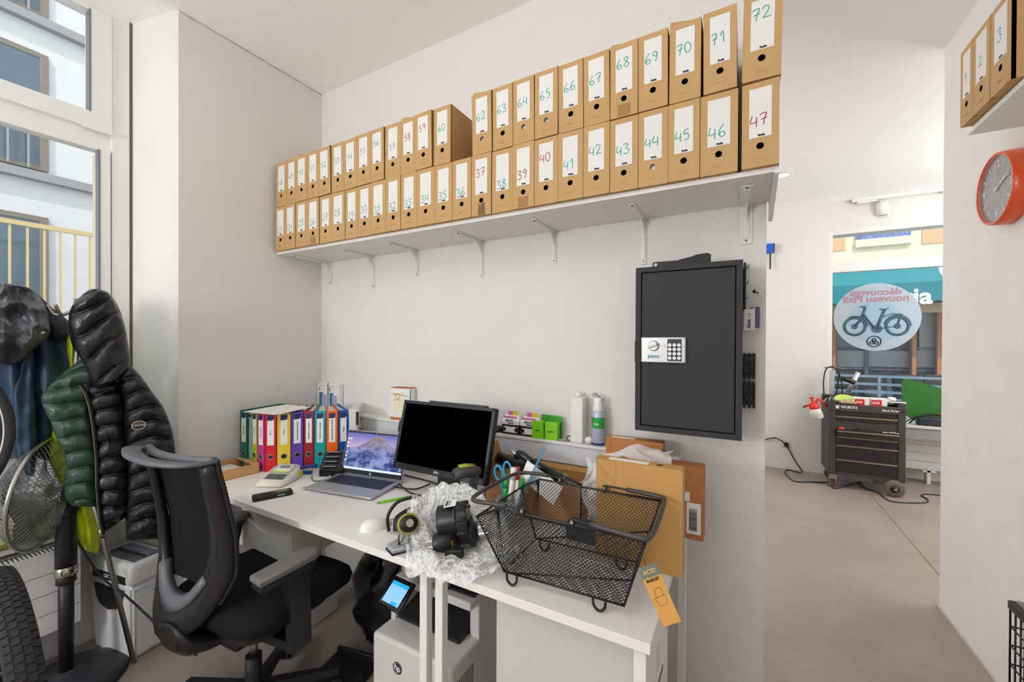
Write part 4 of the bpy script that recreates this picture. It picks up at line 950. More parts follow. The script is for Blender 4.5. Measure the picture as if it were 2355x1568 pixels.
obj('taskbar', B().box(.010, .355, -.0046, -.0041, .024, .034), M('taskbar', (196, 212, 240), .4, emit=.7), lid); obj('desktop_icons', B().box(.016, .023, -.0046, -.0041, .165, .172).box(.03, .037, -.0046, -.0041, .165, .172).box(.016, .023, -.0046, -.0041, .145, .152).box(.016, .023, -.0046, -.0041, .125, .132).box(.016, .023, -.0046, -.0041, .100, .107).box(.016, .023, -.0046, -.0041, .08, .087).box(.016, .023, -.0046, -.0041, .06, .067), M('icon', (230, 236, 246), .4, emit=.8), lid)
obj('webcam', B().cyl(.002, 0, .0005, 12, T(.18, -.0036, .204) @ RX(90)), PAPER, lid); obj('round_badge', B().cyl(.0055, 0, .0006, 20, T(.18, -.0038, .012) @ RX(90)), M('badge_light', (220, 224, 230), .3), lid)
tag(obj('cable', B().tube(smooth_path([oz(786, 1076, ZD+.006), oz(768, 1078, ZD+.01), oz(755, 1087, ZD+.004), oz(760, 1096, ZD+.004)], 6), .0028, 8), PAPER), 'white cable looping at the left side of the laptop', 'cable')
# ---- monitor
t = thing('monitor', 'black widescreen monitor, switched off, leaning back on the desk', 'monitor', (-1.075, 1.30, ZD))
hm = .292; hz = .128; tl = math.radians(14.5); w_ = .2385
pn = obj('housing', B().box(-w_, w_, 0, .028, 0, hm, .004), BLACK, t, (0, 0, hz), (-tl, 0, 0))
b = B(); b.box(-w_, w_, -.003, .004, 0, .026, .002).box(-w_, w_, -.003, .004, hm-.014, hm, .002).box(-w_, -w_+.015, -.003, .004, 0, hm, .002).box(w_-.015, w_, -.003, .004, 0, hm, .002); obj('bezel', b, M('monitor_bezel', (30, 30, 32), .3), pn)
obj('screen', B().box(-w_+.014, w_-.014, -.0008, .002, .025, hm-.013), M('dead_screen', (1, 1, 1), .5, spec=.02, ior=1.03), pn)
text('lettering', 'DELL', .011, M('logo_grey', (200, 200, 204), .3), pn, (0, -.0036, .013), None, .0004)
obj('top_bar', B().box(-.10, .19, .002, .026, hm-.001, hm+.008, .002), DARK, pn)
obj('side_clip', B().box(-w_-.016, -w_+.002, .004, .03, .15, .20, .003), BLACK, pn)
obj('neck', B().box(-.045, .045, .06, .11, .01, .27, .01), BLACK, t)
obj('foot', B().prism(arc(0, .09, .125, 0, 360, 40)[:-1], 0, .016, bev=.004), BLACK, t)
obj('rear_cover', B().box(-.15, .15, .026, .055, .05, .23, .01), BLACK, pn)
for k, pts in enumerate(([(930, 1092), (985, 1106), (1010, 1112), (1035, 1096)], [(918, 1112), (935, 1128), (952, 1136), (975, 1140)], [(905, 1118), (925, 1122), (958, 1124), (990, 1112)], [(960, 1150), (985, 1138), (1010, 1122), (1040, 1110)])):
    tag(obj('cable', B().tube(smooth_path([oz(u, v, ZD+.006+.002*k) for u, v in pts], 6), .0035, 6), BLACK), 'black cable tangled on the desk under the monitor', 'cable', 'cables under the monitor')
t = thing('usb_hub', 'small black adapter with cables at the right side of the laptop', 'adapter', oz(900, 1112, ZD), 50)
obj('case', B().box(-.03, .03, -.009, .009, 0, .012, .002), BLACK, t); obj('plug', B().box(.03, .05, -.006, .006, .002, .010, .001), DARK, t)
# ---- pen, mouse
p0, p1 = oz(864, 1160, ZD), oz(945, 1144, ZD); dv = (p1-p0); t = thing('green_pen', 'lime green pen lying before the monitor', 'pen', (p0.x, p0.y, ZD+.0052), math.degrees(math.atan2(dv.y, dv.x)))
Lp = .145; obj('barrel', B().lathe([(.0048, .015), (.005, .03), (.005, Lp-.01), (.004, Lp)], 14, RY(90)), M('pen_green', (110, 196, 32), .35), t); obj('tip', B().lathe([(.0008, 0), (.002, .006), (.0045, .015)], 12, RY(90)), STEEL, t)
t = thing('computer_mouse', 'white computer mouse on the front of the long desk', 'mouse', (-1.145, 1.055, ZD), 68)
def mf(u, v):
    a_ = 2*PI*u; r_ = math.sin(PI/2*v); x = .058*math.cos(a_)*r_; y = .032*math.sin(a_)*r_*(1-.12*math.cos(a_)); z = .034*math.cos(PI/2*v)**.7*(1-.25*math.cos(a_)*r_); return (x, y, max(.0005, z))
b = B(); b.grid(mf, 40, 14, cu=True); obj('shell', b, M('mouse_white', (232, 230, 226), .3), t, weld=.0003)
tag(obj('mouse_cable', B().tube(smooth_path([oz(888, 1197, ZD+.01), oz(900, 1194, ZD+.004), oz(914, 1190, ZD+.003), oz(926, 1188, ZD+.003)], 6), .0018, 6), LMG), 'thin grey cable running from the white mouse', 'cable')
tag(obj('paper_strip', B().box(-.02, .02, -.005, .005, 0, .0006), PAPER, None, oz(904, 1215, ZD), (0, 0, 1.1)), 'narrow paper strip beside the mouse', 'paper')
# ---- hand scanners
OLV = M('olive_plastic', (150, 158, 60), .4); GUN = M('gunmetal_plastic', (66, 66, 66), .4)
t = thing('barcode_scanner', 'grey handheld scanner with olive top on a stand before the monitor', 'scanner', (-.872, 1.228, ZD+.034), -36)
b = B(); hs = lambda y, w_, h, z: [(w_*math.cos(2*PI*k/20), y, z+h*math.sin(2*PI*k/20)) for k in range(20)]
b.loft([hs(-.05, .026, .017, .158), hs(-.047, .029, .02, .158), hs(-.02, .028, .024, .165), hs(.03, .022, .022, .165), hs(.055, .012, .012, .16)]); obj('head', b, GUN, t)
obj('window', B().loft([hs(-.0525, .02, .009, .154), hs(-.049, .022, .011, .154)]), BLACKG, t); obj('top_cap', B().loft([hs(-.03, .016, .004, .187), hs(.0, .018, .006, .187), hs(.03, .012, .004, .184)]), OLV, t)
b = B(); b.loft([[(-.012, .02, .15), (.012, .02, .15), (.012, .045, .15), (-.012, .045, .15)], [(-.011, .0, .05), (.011, .0, .05), (.011, .028, .05), (-.011, .028, .05)], [(-.01, -.01, .008), (.01, -.01, .008), (.01, .015, .008), (-.01, .015, .008)]], smooth=False); obj('grip', b, GUN, t); obj('foot', B().lathe([(.042, -.034), (.042, -.026), (.018, -.018), (.014, .012)], 28), BLACK, t)
t = thing('cradle_scanner', 'black scanner with olive rim on a silver foot beside the bubble wrap', 'scanner', (-.955, .995, ZD), 62)
obj('foot', B().prism([(-.045, -.03), (.045, -.035), (.05, .02), (.0, .045), (-.05, .02)], 0, .018, bev=.004), LMG, t); obj('foot_edge', B().prism([(-.048, -.033), (.048, -.038), (.053, .022), (0, .048), (-.053, .022)], 0, .006), BLACK, t)
b = B(); b.loft([hs(-.03, .022, .016, .02), hs(-.015, .018, .014, .035)], T(0, .02, 0)); b.tube([(0, 0, .012), (0, -.005, .04), (0, -.02, .06)], .012, 10); obj('stem', b, BLACK, t)
hx = T(0, -.015, .085) @ RX(-20)
b = B(); b.loft([hs(-.045, .026, .022, 0), hs(-.03, .033, .028, 0), hs(.01, .03, .026, 0), hs(.05, .018, .016, 0)], hx); obj('head', b, BLACK, t)
b = B(); b.tube([(.031*math.cos(2*PI*k/28), -.032, .027*math.sin(2*PI*k/28)) for k in range(28)], .005, 8, hx, closed=True); obj('rim', b, OLV, t)
obj('lens', B().cyl(.012, 0, .004, 20, hx @ T(0, -.044, .002) @ RX(90)), CHROME, t)
# navy fabric cap with its strap
NV = M('navy_fabric', (26, 30, 46), .8, bump=.2, bscale=200)
t = thing('navy_cap', 'crumpled dark navy cap with a black strap beside the bubble wrap', 'cap', (-.98, 1.14, ZD), 35)
def capf(u, v):
    a_ = PI*(.05+.9*u); x = -.115+.23*v; r_ = .085*(1-.45*(2*v-1)**2)
    return (x, -r_*math.cos(a_)*.75, .002+r_*math.sin(a_)*(1.05-.35*v)+.006*math.sin(9*u+7*v))
b = B(); b.grid(capf, 20, 20); b.grid(lambda u, v: Vector(capf(u, v))*.97+Vector((0, 0, .001)), 20, 20); obj('crown', b, NV, t)
obj('strap', B().tube(smooth_path([(-.13, -.03, .01), (-.135, -.02, .06), (-.10, -.01, .105), (-.03, 0, .118)], 6), .006, 8), BLACK, t)
# ---- bubble wrap with the drive motor on it
def wrap_mat():
    m = bpy.data.materials.new('bubble_wrap_film'); m.use_nodes = True; nt = m.node_tree; b_ = nt.nodes['Principled BSDF']; L = nt.links
    b_.inputs['Base Color'].default_value = (.93, .94, .95, 1); b_.inputs['Roughness'].default_value = .12; b_.inputs['Specular IOR Level'].default_value = .8
    tc = nt.nodes.new('ShaderNodeTexCoord'); v_ = nt.nodes.new('ShaderNodeTexVoronoi'); v_.inputs['Scale'].default_value = 95; L.new(tc.outputs['Object'], v_.inputs['Vector'])
    n = nt.nodes.new('ShaderNodeTexNoise'); n.inputs['Scale'].default_value = 40; n.inputs['Detail'].default_value = 4; L.new(tc.outputs['Object'], n.inputs['Vector'])
    ad = nt.nodes.new('ShaderNodeMath'); ad.operation = 'ADD'; L.new(v_.outputs['Distance'], ad.inputs[0]); L.new(n.outputs['Fac'], ad.inputs[1])
    bp_ = nt.nodes.new('ShaderNodeBump'); bp_.inputs['Strength'].default_value = .8; bp_.inputs['Distance'].default_value = .008; L.new(ad.outputs[0], bp_.inputs['Height']); L.new(bp_.outputs[0], b_.inputs['Normal'])
    mr = nt.nodes.new('ShaderNodeMapRange'); mr.inputs[1].default_value = .1; mr.inputs[2].default_value = .5; mr.inputs[3].default_value = .16; mr.inputs[4].default_value = .56; L.new(v_.outputs['Distance'], mr.inputs[0]); L.new(mr.outputs[0], b_.inputs['Alpha'])
    return m
WRAP = wrap_mat()
b = B(); cx_, cy_ = -.765, 1.055
def wf(u, v, k=0):
    a_ = 2*PI*u; rr = [.235, .20, .175, .20, .232, .225, .205, .22][int(u*8) % 8]*(1-(u*8 % 1))+[.235, .20, .175, .20, .232, .225, .205, .22][(int(u*8)+1) % 8]*(u*8 % 1)
    r_ = rr*v*(.9-.12*k); p = Vector((cx_+r_*math.cos(a_)*1.0, cy_+r_*math.sin(a_)*.82, 0))
    back = max(0, math.sin(a_-.75))            # side away from the room stands up
    z = .008+.016*v+back*.15*max(0, v-.35)**1.1*1.5
    q_ = noise.noise_vector(p*17+Vector((k*9, 0, k)))
    p += Vector((q_.x, q_.y, 0))*.02*v; z += abs(noise.noise(p*26+Vector((0, 0, k*5))))*.035*(.25+v)+k*.012*v
    out = max(0, .945-p.y)
    if out > 0: z -= min(out, .05)*1.1*v; 
    if p.y > .94: z = max(z, .004)
    elif p.y > .91: p.y = .91+(p.y-.91)
    return Vector((p.x, p.y, ZD+z))
for k in (0, 1): b.grid(lambda u, v: wf(u, max(v, .02), k), 84, 30, cu=True)
tag(obj('bubble_wrap', b, WRAP), 'crumpled clear bubble wrap spread under the black drive motor', 'bubble wrap')
MB_ = M('motor_black', (20, 20, 21), .38); t = thing('drive_motor', 'black electric bicycle drive motor with splined shafts lying on bubble wrap', 'motor', (-.79, 1.06, .838), 24, None, (math.radians(0), math.radians(-10), math.radians(30)))
b = B(); b.lathe([(.02, -.058), (.05, -.055), (.052, -.05), (.052, -.004), (.056, 0), (.056, .01)], 36, T(-.002, .02, .015) @ RY(90)); obj('motor_drum', b, MB_, t)
b = B(); b.prism([(.066*math.cos(a_)*(1 if math.cos(a_) > -.3 else .9)-.012, .056*math.sin(a_)) for a_ in [2*PI*k/28 for k in range(28)]], .0, .034, T(.008, 0, 0) @ Matrix(((0, 0, 1, 0), (0, 1, 0, 0), (-1, 0, 0, 0), (0, 0, 0, 1))), bev=.004)
for k in range(9): a_ = 2*PI*k/9; b.cyl(.006, .0, .04, 10, T(.006, .054*math.sin(a_), -.066*math.cos(a_)*.9+.01) @ RY(90))
obj('gear_case', b, MB_, t)
b = B(); b.lathe([(.03, -.075), (.033, -.07), (.033, .0)], 28, T(0, -.018, -.034) @ RY(90)); b.lathe([(.042, .03), (.042, .046), (.03, .05), (.027, .058)], 30, T(.008, -.01, -.022) @ RY(90)); obj('shaft_housing', b, MB_, t)
b = B()
def spl(r, z0, z1, mx): b.prism([((r if k % 2 else r*.86)*math.cos(2*PI*k/40), (r if k % 2 else r*.86)*math.sin(2*PI*k/40)) for k in range(40)], z0, z1, mx)
spl(.0135, -.098, -.07, T(0, -.018, -.034) @ RY(90)); obj('left_shaft', b, CHROME, t); b = B(); spl(.016, .058, .092, T(.008, -.01, -.022) @ RY(90)); obj('right_shaft', b, CHROME, t)
lb = obj('white_label', B().box(-.030, .008, -.028, .028, .0, .0015), PAPER, t, (.0, .02, .0702), (0, 0, 0)); obj('bar_code', B().box(-.026, -.02, -.02, .022, .0014, .0018).box(-.018, -.016, -.02, .022, .0014, .0018).box(-.013, -.011, -.02, .022, .0014, .0018), INK, lb)
obj('connector', B().box(-.02, .035, -.016, .006, -.014, .014, .003).cyl(.009, -.02, .035, 12, T(0, -.006, 0) @ RY(90)), BLACK, t, (-.015, -.058, -.052), (0, 0, math.radians(-12))); obj('brass_clip', B().box(-.002, .002, -.002, .003, -.012, .012, .001), M('brass_clip', (200, 150, 50), .3, 1.), t, (-.012, -.052, -.03))
# ================================================================== WIRE BASKET
BW = M('black_wire', (22, 22, 23), .42); BSM = M('basket_tube', (62, 60, 58), .45)
bk = thing('wire_basket', 'black wire mesh basket with two folded-out handles on the short desk', 'basket', (-.41, 1.11, ZD))
BO = Vector((-.41, 1.11, ZD))
bFL, bFR, bBR, bBL = [Vector(p)-BO for p in ((-.575, .992, ZD+.03), (-.245, 1.006, ZD+.03), (-.262, 1.226, ZD+.03), (-.580, 1.208, ZD+.03))]
tFL, tFR, tBR, tBL = [Vector(p)-BO for p in ((-.655, .972, .932), (-.188, .975, .972), (-.200, 1.247, .972), (-.655, 1.246, .932))]
mF, mBk = Vector((-.582, .972, .970))-BO, Vector((-.588, 1.248, .970))-BO
def panel(a, b_, c, d, n1, n2, B_, r=.0006):            # quad a-b-c-d (a,b bottom; d,c top) filled with a diamond lattice
    P_ = lambda u, v: a.lerp(b_, u).lerp(d.lerp(c, u), v)
    for sg in (1, -1):
        k = n2
        for i in range(-n2, n1+n2+1):
            # u = i/n1 + sg * v*n2/n1
            lo_, hi_ = 0., 1.
            s_ = sg*n2/n1; u0 = i/n1
            vs = sorted([(0-u0)/s_, (1-u0)/s_]); lo_ = max(0, vs[0]); hi_ = min(1, vs[1])
            if hi_-lo_ < .01: continue
            B_.tube([P_(u0+s_*lo_, lo_), P_(u0+s_*hi_, hi_)], r, 4, smooth=False, cap=False, flat=1.5)
def pb(a, b_, f): return a.lerp(b_, f)
b = B()
panel(bFL, bFR, tFR, mF, 34, 16, b); panel(bBL, bBR, tBR, mBk, 34, 16, b); panel(bFR, bBR, tBR, tFR, 22, 16, b); panel(bFL, bBL, tBL, tFL, 22, 16, b); panel(bFL, bFR, bBR, bBL, 24, 15, b)
panel(bFL, mF, mF, tFL, 7, 16, b); panel(bBL, mBk, mBk, tBL, 7, 16, b)
obj('mesh_walls', b, BW, bk)
b = B(); b.tube(smooth_path([tFL, mF, pb(mF, tFR, .5), tFR, pb(tFR, tBR, .5), tBR, pb(tBR, mBk, .5), mBk, tBL, pb(tBL, tFL, .5)], 1, True), .0034, 8, closed=True)
obj('rim', b, BW, bk)
b = B()
b.tube([bFL, bFR, bBR, bBL], .003, 8, closed=True); b.tube([bFL, tFL], .0028, 8); b.tube([bFR, tFR], .0028, 8); b.tube([bBR, tBR], .0028, 8); b.tube([bBL, tBL], .0028, 8)
b.tube([bFL+Vector((.02, -.004, .003)), pb(bFR, tFR, .42)+Vector((0, -.004, 0))], .0024, 8); b.tube([bBL, pb(bBR, tBR, .5)], .0024, 8)
obj('frame_wire', b, BW, bk)
for fx, fy in ((-.547, .985), (-.305, .998), (-.547, 1.20), (-.305, 1.215)):
    c = Vector((fx, fy, ZD))-BO
    obj('foot', B().tube(smooth_path([c+Vector((-.016, 0, .033)), c+Vector((-.014, 0, .014)), c+Vector((0, 0, .0034)), c+Vector((.014, 0, .014)), c+Vector((.016, 0, .033))], 6), .0034, 8), BW, bk)
def R2(l): return [Vector(p)-BO for p in l]
lh = R2([(-.507, .972, .981), (-.56, .975, .981), (-.645, .968, .978), (-.676, .985, .977), (-.684, 1.06, .977), (-.682, 1.16, .977), (-.672, 1.235, .978), (-.63, 1.262, .980), (-.56, 1.262, .982), (-.515, 1.252, .983)])
rh = R2([(-.367, .974, .985), (-.32, .970, .985), (-.205, .957, .985), (-.180, .975, .985), (-.178, 1.08, .985), (-.186, 1.215, .985), (-.205, 1.243, .985), (-.30, 1.252, .985), (-.367, 1.252, .985)])
for nm, hp, w0, w1 in (('left', lh, 1, 8), ('right', rh, 1, 7)):
    h_ = obj('handle', B().tube(smooth_path(hp, 6), .0028, 8), BW, bk)
    obj('handle_sleeve', B().tube(smooth_path(hp[w0:w1+1], 6), .0062, 10), BSM, h_)
for px, py in ((-.507, .972), (-.367, .974), (-.515, 1.252), (-.367, 1.252)):
    c = Vector((px, py, .972))-BO
    pv = obj('pivot', B().box(c.x-.006, c.x+.006, c.y-.006, c.y+.006, c.z-.008, c.z+.014, .002), BW, bk); obj('rivet', B().cyl(.0045, 0, .002, 12, T(c.x, c.y-.006, c.z+.008) @ RX(90)), CHROME, pv)
# swing tag
tgp = [oz(1497, 1240, .93)]
TGM = M('tag_kraft', (216, 160, 84), .7); TG2 = M('tag_grey', (110, 124, 118), .7)
tt = thing('paper_tag', 'orange-brown card tag with a grey band hanging on the wire basket', 'tag', (-.186, .962, .928), 0, None, (math.radians(-6), math.radians(-24), math.radians(20)))
obj('card', B().box(-.021, .021, -.0004, .0004, -.135, -.005), TGM, tt); obj('band', B().box(-.021, .021, -.0009, -.0004, -.03, -.005), TG2, tt); obj('string', B().tube([(0, 0, -.008), (0, .004, .012)], .0006, 5), INK, tt)
text('lettering', 'ACID', .0125, M('tag_gold', (220, 180, 110), .6), tt, (.0, -.0011, -.018), None, .0003); text('lettering', 'BASKET', .009, INK, tt, (-.0, -.0008, -.037), None, .0003)
b = B(); b.tube([(-.013, -.0006, -.075), (-.009, -.0006, -.092), (.008, -.0006, -.092), (.013, -.0006, -.072), (-.013, -.0006, -.075)], .0004, 4); b.tube(smooth_path([(-.008, -.0006, -.074), (-.006, -.0006, -.058), (.007, -.0006, -.056), (.009, -.0006, -.073)], 5), .0004, 4); obj('basket_drawing', b, INK, tt)
# ================================================================== BOXES AT THE END OF THE SHORT DESK
BXM = M('brown_carton', (176, 116, 68), .75, var=.05, vscale=16)
t = thing('archive_box', 'large brown archive box lying on edge on the short desk behind the wire basket', 'box', (-.271, 1.256, ZD), 0)
b = B(); b.box(-.128, -.062, .010, .052, 0, .307).box(-.062, .126, 0, .052, 0, .307, .0015)
b._add([(-.128, 0, .307), (-.062, 0, .24), (-.062, 0, .307)], [(0, 1, 2)]); b._add([(-.128, 0, .307), (-.062, 0, .24), (-.062, .010, .24), (-.128, .010, .307)], [(0, 1, 2, 3)])
obj('board_body', b, M('kraft_board_ochre', (192, 148, 88), .75, spec=.3, var=.06, vscale=9), t)
obj('top_label', B().box(-.09, .03, .012, .036, .307, .3078), PAPER, t); obj('finger_hole', B().cyl(.0098, .3069, .3076, 24, T(.062, .025, 0) @ Matrix.Diagonal((1, .7, 1, 1))), INK, t)
obj('corner_seam', B().box(.122, .1285, -.0006, .0525, -.0, .302, .001), KRAFT, t); obj('rivet', B().cyl(.003, -.002, .001, 12, T(-.118, .003, .298) @ RX(90)), STEEL, t)
t = thing('carton', 'brown carton with a barcode label standing by the wall, right of the large archive box', 'carton', (-.21, 1.52, ZD+.001), 0)
obj('board', B().box(-.14, .103, 0, .075, 0, .245, .0015), BXM, t)
lb = obj('barcode_label', B().box(.05, .095, -.0008, 0, .02, .125), PAPER, t)
b = B(); z_ = .03; random.seed(3)
bars = B()
for k in range(22): h_ = random.choice((.0012, .002, .003)); bars.box(.058, .083, -.0012, -.0008, z_, z_+h_); z_ += h_+random.choice((.001, .0016))
obj('bar_code', bars, INK, lb)
obj('torn_paper', B().box(.02, .06, -.004, -.0005, .13, .16), PAPER, t, None, None)
t = thing('carton', 'brown carton with a black logo behind the large archive box, below the safe', 'carton', (-.357, 1.60, ZD+.001), 0)
obj('board', B().box(-.108, .106, 0, .054, 0, .297, .0015), M('brown_carton_warm', (184, 124, 72), .75, var=.05, vscale=16), t)
obj('top_label', B().box(-.09, -.0, .012, .032, .297, .2978), PAPER, t)
b = B()
for sg in (-1, 1):
    for k in range(3): b.box(sg*.002, sg*.013, -.0008, 0, .252+.006*k, .255+.006*k)
    b.box(sg*.009, sg*.013, -.0008, 0, .252, .267)
obj('black_logo', b, INK, t); text('red_lettering', 'FRAGILE', .01, RED, t, (-.09, -.0006, .262), (0, math.radians(90), 0))
PLB = M('plastic_bag', (236, 238, 240), .25, alpha=.55, bump=.6, bscale=60)
b = B()
def plf(u, v):
    p = Vector((-.47+.27*u, 1.40+.10*v, 0)); z = ZD+.31-.17*max(0, .45-u)-.02*u
    if v < .5: z = z-.25*(.5-v)*(1.0 if u < .35 else .12)
    q_ = noise.noise_vector(Vector((u*4, v*4, 1)));
    return Vector((p.x+q_.x*.02, p.y+q_.y*.02, z+q_.z*.025))
b.grid(plf, 36, 26)
b.grid(lambda u, v: (-.475+.075*u+.012*math.sin(9*v), 1.375+.012*noise.noise(Vector((u*5, v*6, 2)))*2, ZD+.02+.25*v), 12, 24)
tag(obj('plastic_bag', b, PLB), 'clear crumpled plastic bag between the archive box and the cartons', 'bag')
# open carton with seat posts
OC = M('open_carton', (168, 122, 78), .8, var=.06, vscale=14)
t = thing('open_carton', 'open brown carton holding seat posts, right of the monitor', 'carton', (-.70, 1.475, ZD+.0005), 0)
W_, D_, H_ = .205, .075, .155
b = B(); b.box(-W_, W_, -D_, D_, 0, .004).box(-W_, W_, -D_, -D_+.004, 0, H_).box(-W_, W_, D_-.004, D_, 0, H_).box(-W_, -W_+.004, -D_, D_, 0, H_).box(W_-.004, W_, -D_, D_, 0, H_); obj('walls', b, OC, t)
def flap(pts, th=.003):
    b = B(); n = len(pts); nr = (Vector(pts[1])-Vector(pts[0])).cross(Vector(pts[2])-Vector(pts[0])).normalized()*th
    v = [Vector(p) for p in pts]+[Vector(p)+nr for p in pts]; b._add(v, [tuple(range(n-1, -1, -1)), tuple(range(n, 2*n))]+[(i, (i+1) % n, n+(i+1) % n, n+i) for i in range(n)]); return b
obj('flap', flap([(W_, -D_, H_), (W_, D_, H_), (W_+.05, D_-.01, H_+.07), (W_+.03, -D_+.02, H_+.06)]), OC, t); obj('flap', flap([(-W_, -D_, H_), (-W_, D_, H_), (-W_-.02, D_-.02, H_+.09), (-W_-.015, -D_+.03, H_+.08)]), OC, t)
obj('flap', flap([(-W_, D_, H_), (W_, D_, H_), (W_-.01, D_+.02, H_+.015), (-W_+.01, D_+.02, H_+.015)]), OC, t)
b = B(); b.grid(lambda u, v: (-.195+.39*u, -.065+.13*v, .10+.04*noise.noise(Vector((u*9, v*5, 4)))+.035*math.sin(3*u)), 30, 16); tag(obj('packing_paper', b, M('packing_paper', (186, 150, 108), .85), None, (-.70, 1.475, ZD)), 'crumpled brown packing paper inside the open carton', 'packing paper')
CAR = M('satin_black_tube', (24, 24, 26), .35)
t = thing('seat_post', 'black seat post with clamp head leaning out of the open carton', 'seat post', (0, 0, 0))
sp0, sp1 = oy(1325, 1116, 1.43), oy(1222, 1062, 1.44); d_ = (sp1-sp0); u_ = d_.normalized()
obj('tube', B().tube([sp0-u_*.03, sp0, sp1], .0145, 18), CAR, t)
hd_ = smooth_path([sp1, oy(1205, 1049, 1.445), oy(1193, 1044, 1.45), oy(1188, 1052, 1.455)], 6); obj('head', B().tube(hd_, [.0145]*6+[.016]*7+[.013]*6, 16), CAR, t)
c = oy(1184, 1040, 1.45); obj('clamp', B().cbox((0, 0, 0), (.04, .022, .009), .003, Matrix.Translation(c) @ RY(25)).cyl(.006, -.02, .02, 12, Matrix.Translation(c+Vector((0, 0, -.006))) @ RX(90)), STEEL, t)
obj('silver_band', B().tube([sp0.lerp(sp1, .24), sp0.lerp(sp1, .255)], .0149, 18), STEEL, t)
lt_ = text('lettering', 'CONTEC', .014, M('print_white', (210, 210, 210), .5), t, (0, 0, 0)); xa = (sp0-sp1).normalized(); ya = Vector((0, -1, 0)); za = xa.cross(ya)*-1
lt_.matrix_local = Matrix.Translation(sp0.lerp(sp1, .08)+Vector((0, -.0146, .002))) @ Matrix((xa, -ya, Vector((0, 0, 1)))).transposed().to_4x4()
lt2 = text('lettering', 'VARTLIN', .0085, MATS['print_white'], t, (0, 0, 0)); lt2.matrix_local = Matrix.Translation(sp0.lerp(sp1, .84)+Vector((0, -.0146, .002))) @ Matrix((xa, -ya, Vector((0, 0, 1)))).transposed().to_4x4()
t2 = thing('handlebar_tube', 'thick black tube lying in the open carton behind the scissors', 'tube', (0, 0, 0))
a0, a1 = oy(1148, 1052, 1.47), oy(1250, 1092, 1.455); obj('tube', B().tube([a0, a1, a1+(a1-a0)*.35], .024, 20), CAR, t2); obj('end_cap', B().tube([a0+(a0-a1).normalized()*.004, a0], .0245, 20), BLACK, t2)
# pen cup and its contents
CUP = M('clear_cup', (206, 214, 218), .1, alpha=.45); pcx = oy(1166, 1150, 1.30); pc = Vector((pcx.x, 1.30, ZD))
t = thing('pen_cup', 'clear plastic pen cup with scissors and markers behind the basket handle', 'cup', pc)
b = B(); b.lathe([(.034, 0), (.036, .004), (.041, .10), (.0395, .10), (.034, .006), (.001, .006)], 32, cap=False); obj('wall', b, CUP, t); obj('rim', B().tube([(.0405*math.cos(2*PI*k/32), .0405*math.sin(2*PI*k/32), .10) for k in range(32)], .0016, 6, closed=True), CUP, t)
SCB = M('scissor_blue', (52, 150, 196), .4); sc_ = thing('scissors', 'scissors with light blue handles standing in the pen cup', 'scissors', (pc.x-.018, pc.y, ZD+.01), 0)
def loop(cx, cz, rx, rz, tl): return [(cx+rx*math.cos(2*PI*k/28)*math.cos(tl)-rz*math.sin(2*PI*k/28)*math.sin(tl), 0, cz+rx*math.cos(2*PI*k/28)*math.sin(tl)+rz*math.sin(2*PI*k/28)*math.cos(tl)) for k in range(28)]
obj('handle', B().tube(loop(-.018, .178, .017, .026, .25), .0045, 8, closed=True).tube(smooth_path([(-.012, 0, .152), (-.004, 0, .135), (.004, 0, .11)], 5), .0055, 8), SCB, sc_)
obj('handle', B().tube(loop(.02, .19, .016, .034, .12), .0045, 8, closed=True).tube(smooth_path([(.014, .004, .158), (.008, .004, .135), (.0, .004, .11)], 5), .0055, 8), SCB, sc_)
obj('blades', B().prism([(-.006, .0), (.004, 0), (.008, .11), (-.004, .11)], -.001, .003, RX(90)), STEEL, sc_)
def stick(nm, lab, cat, u, v, dx, dy, L_, r_, m_, capm=None, y=1.30):
    tip = oy(u, v, y); d_ = Vector((dx, dy, 1)).normalized(); base = tip-d_*L_
    t = thing(nm, lab, cat, base, 0); b = B(); b.tube([(0, 0, 0), d_*(L_*.72)], r_, 14); obj('barrel', b, m_, t); obj('cap', B().tube([d_*(L_*.70), d_*L_], r_*1.12, 14), capm or m_, t); return t
GRM = M('marker_green', (30, 160, 76), .4); REDP = M('marker_red', (214, 40, 36), .4); OFF = M('marker_white', (228, 226, 220), .4)
stick('marker', 'white marker with a bright red cap in the pen cup', 'marker', 1190, 1074, .03, .0, .145, .0075, OFF, REDP)
stick('marker', 'white marker with a red base ring in the pen cup, left of the red cap', 'marker', 1182, 1076, .16, -.05, .14, .0095, OFF, OFF, 1.285)
stick('marker', 'green marker at the left inside the pen cup', 'marker', 1164, 1102, .12, -.1, .10, .0085, GRM, GRM, 1.28)
stick('pen', 'white pen with a green end leaning right in the pen cup', 'pen', 1203, 1100, .25, .05, .13, .006, OFF, GRM)
rl0, rl1 = oy(1252, 1030, 1.33), oy(1205, 1130, 1.30); rd_ = (rl0-rl1)
t = thing('ruler', 'transparent blue ruler leaning out of the pen cup', 'ruler', rl1); mxr = Vector((.6, -.8, 0)); zr = rd_.normalized(); yr = zr.cross(mxr).normalized(); xr = yr.cross(zr)
obj('strip', B().box(-.011, .011, -.001, .001, -.06, rd_.length, .0, Matrix((xr, yr, zr)).transposed().to_4x4()), M('blue_clear', (70, 146, 190), .2, alpha=.85), t)
obj('scale_marks', (lambda q: [q.box(-.010, -.004, -.0013, -.0009, .0+.006*k, .0012+.006*k, 0, Matrix((xr, yr, zr)).transposed().to_4x4()) for k in range(18)] and q)(B()), INK, t, kind='stuff')
n0 = [oy(1213, 1058, 1.345), oy(1294, 1120, 1.33), oy(1272, 1162, 1.31), oy(1196, 1098, 1.32)]
tag(obj('paper_note', flap([n0[0], n0[1], n0[2], n0[3]], .0006), PAPER), 'white note paper leaning behind the blue ruler', 'paper')
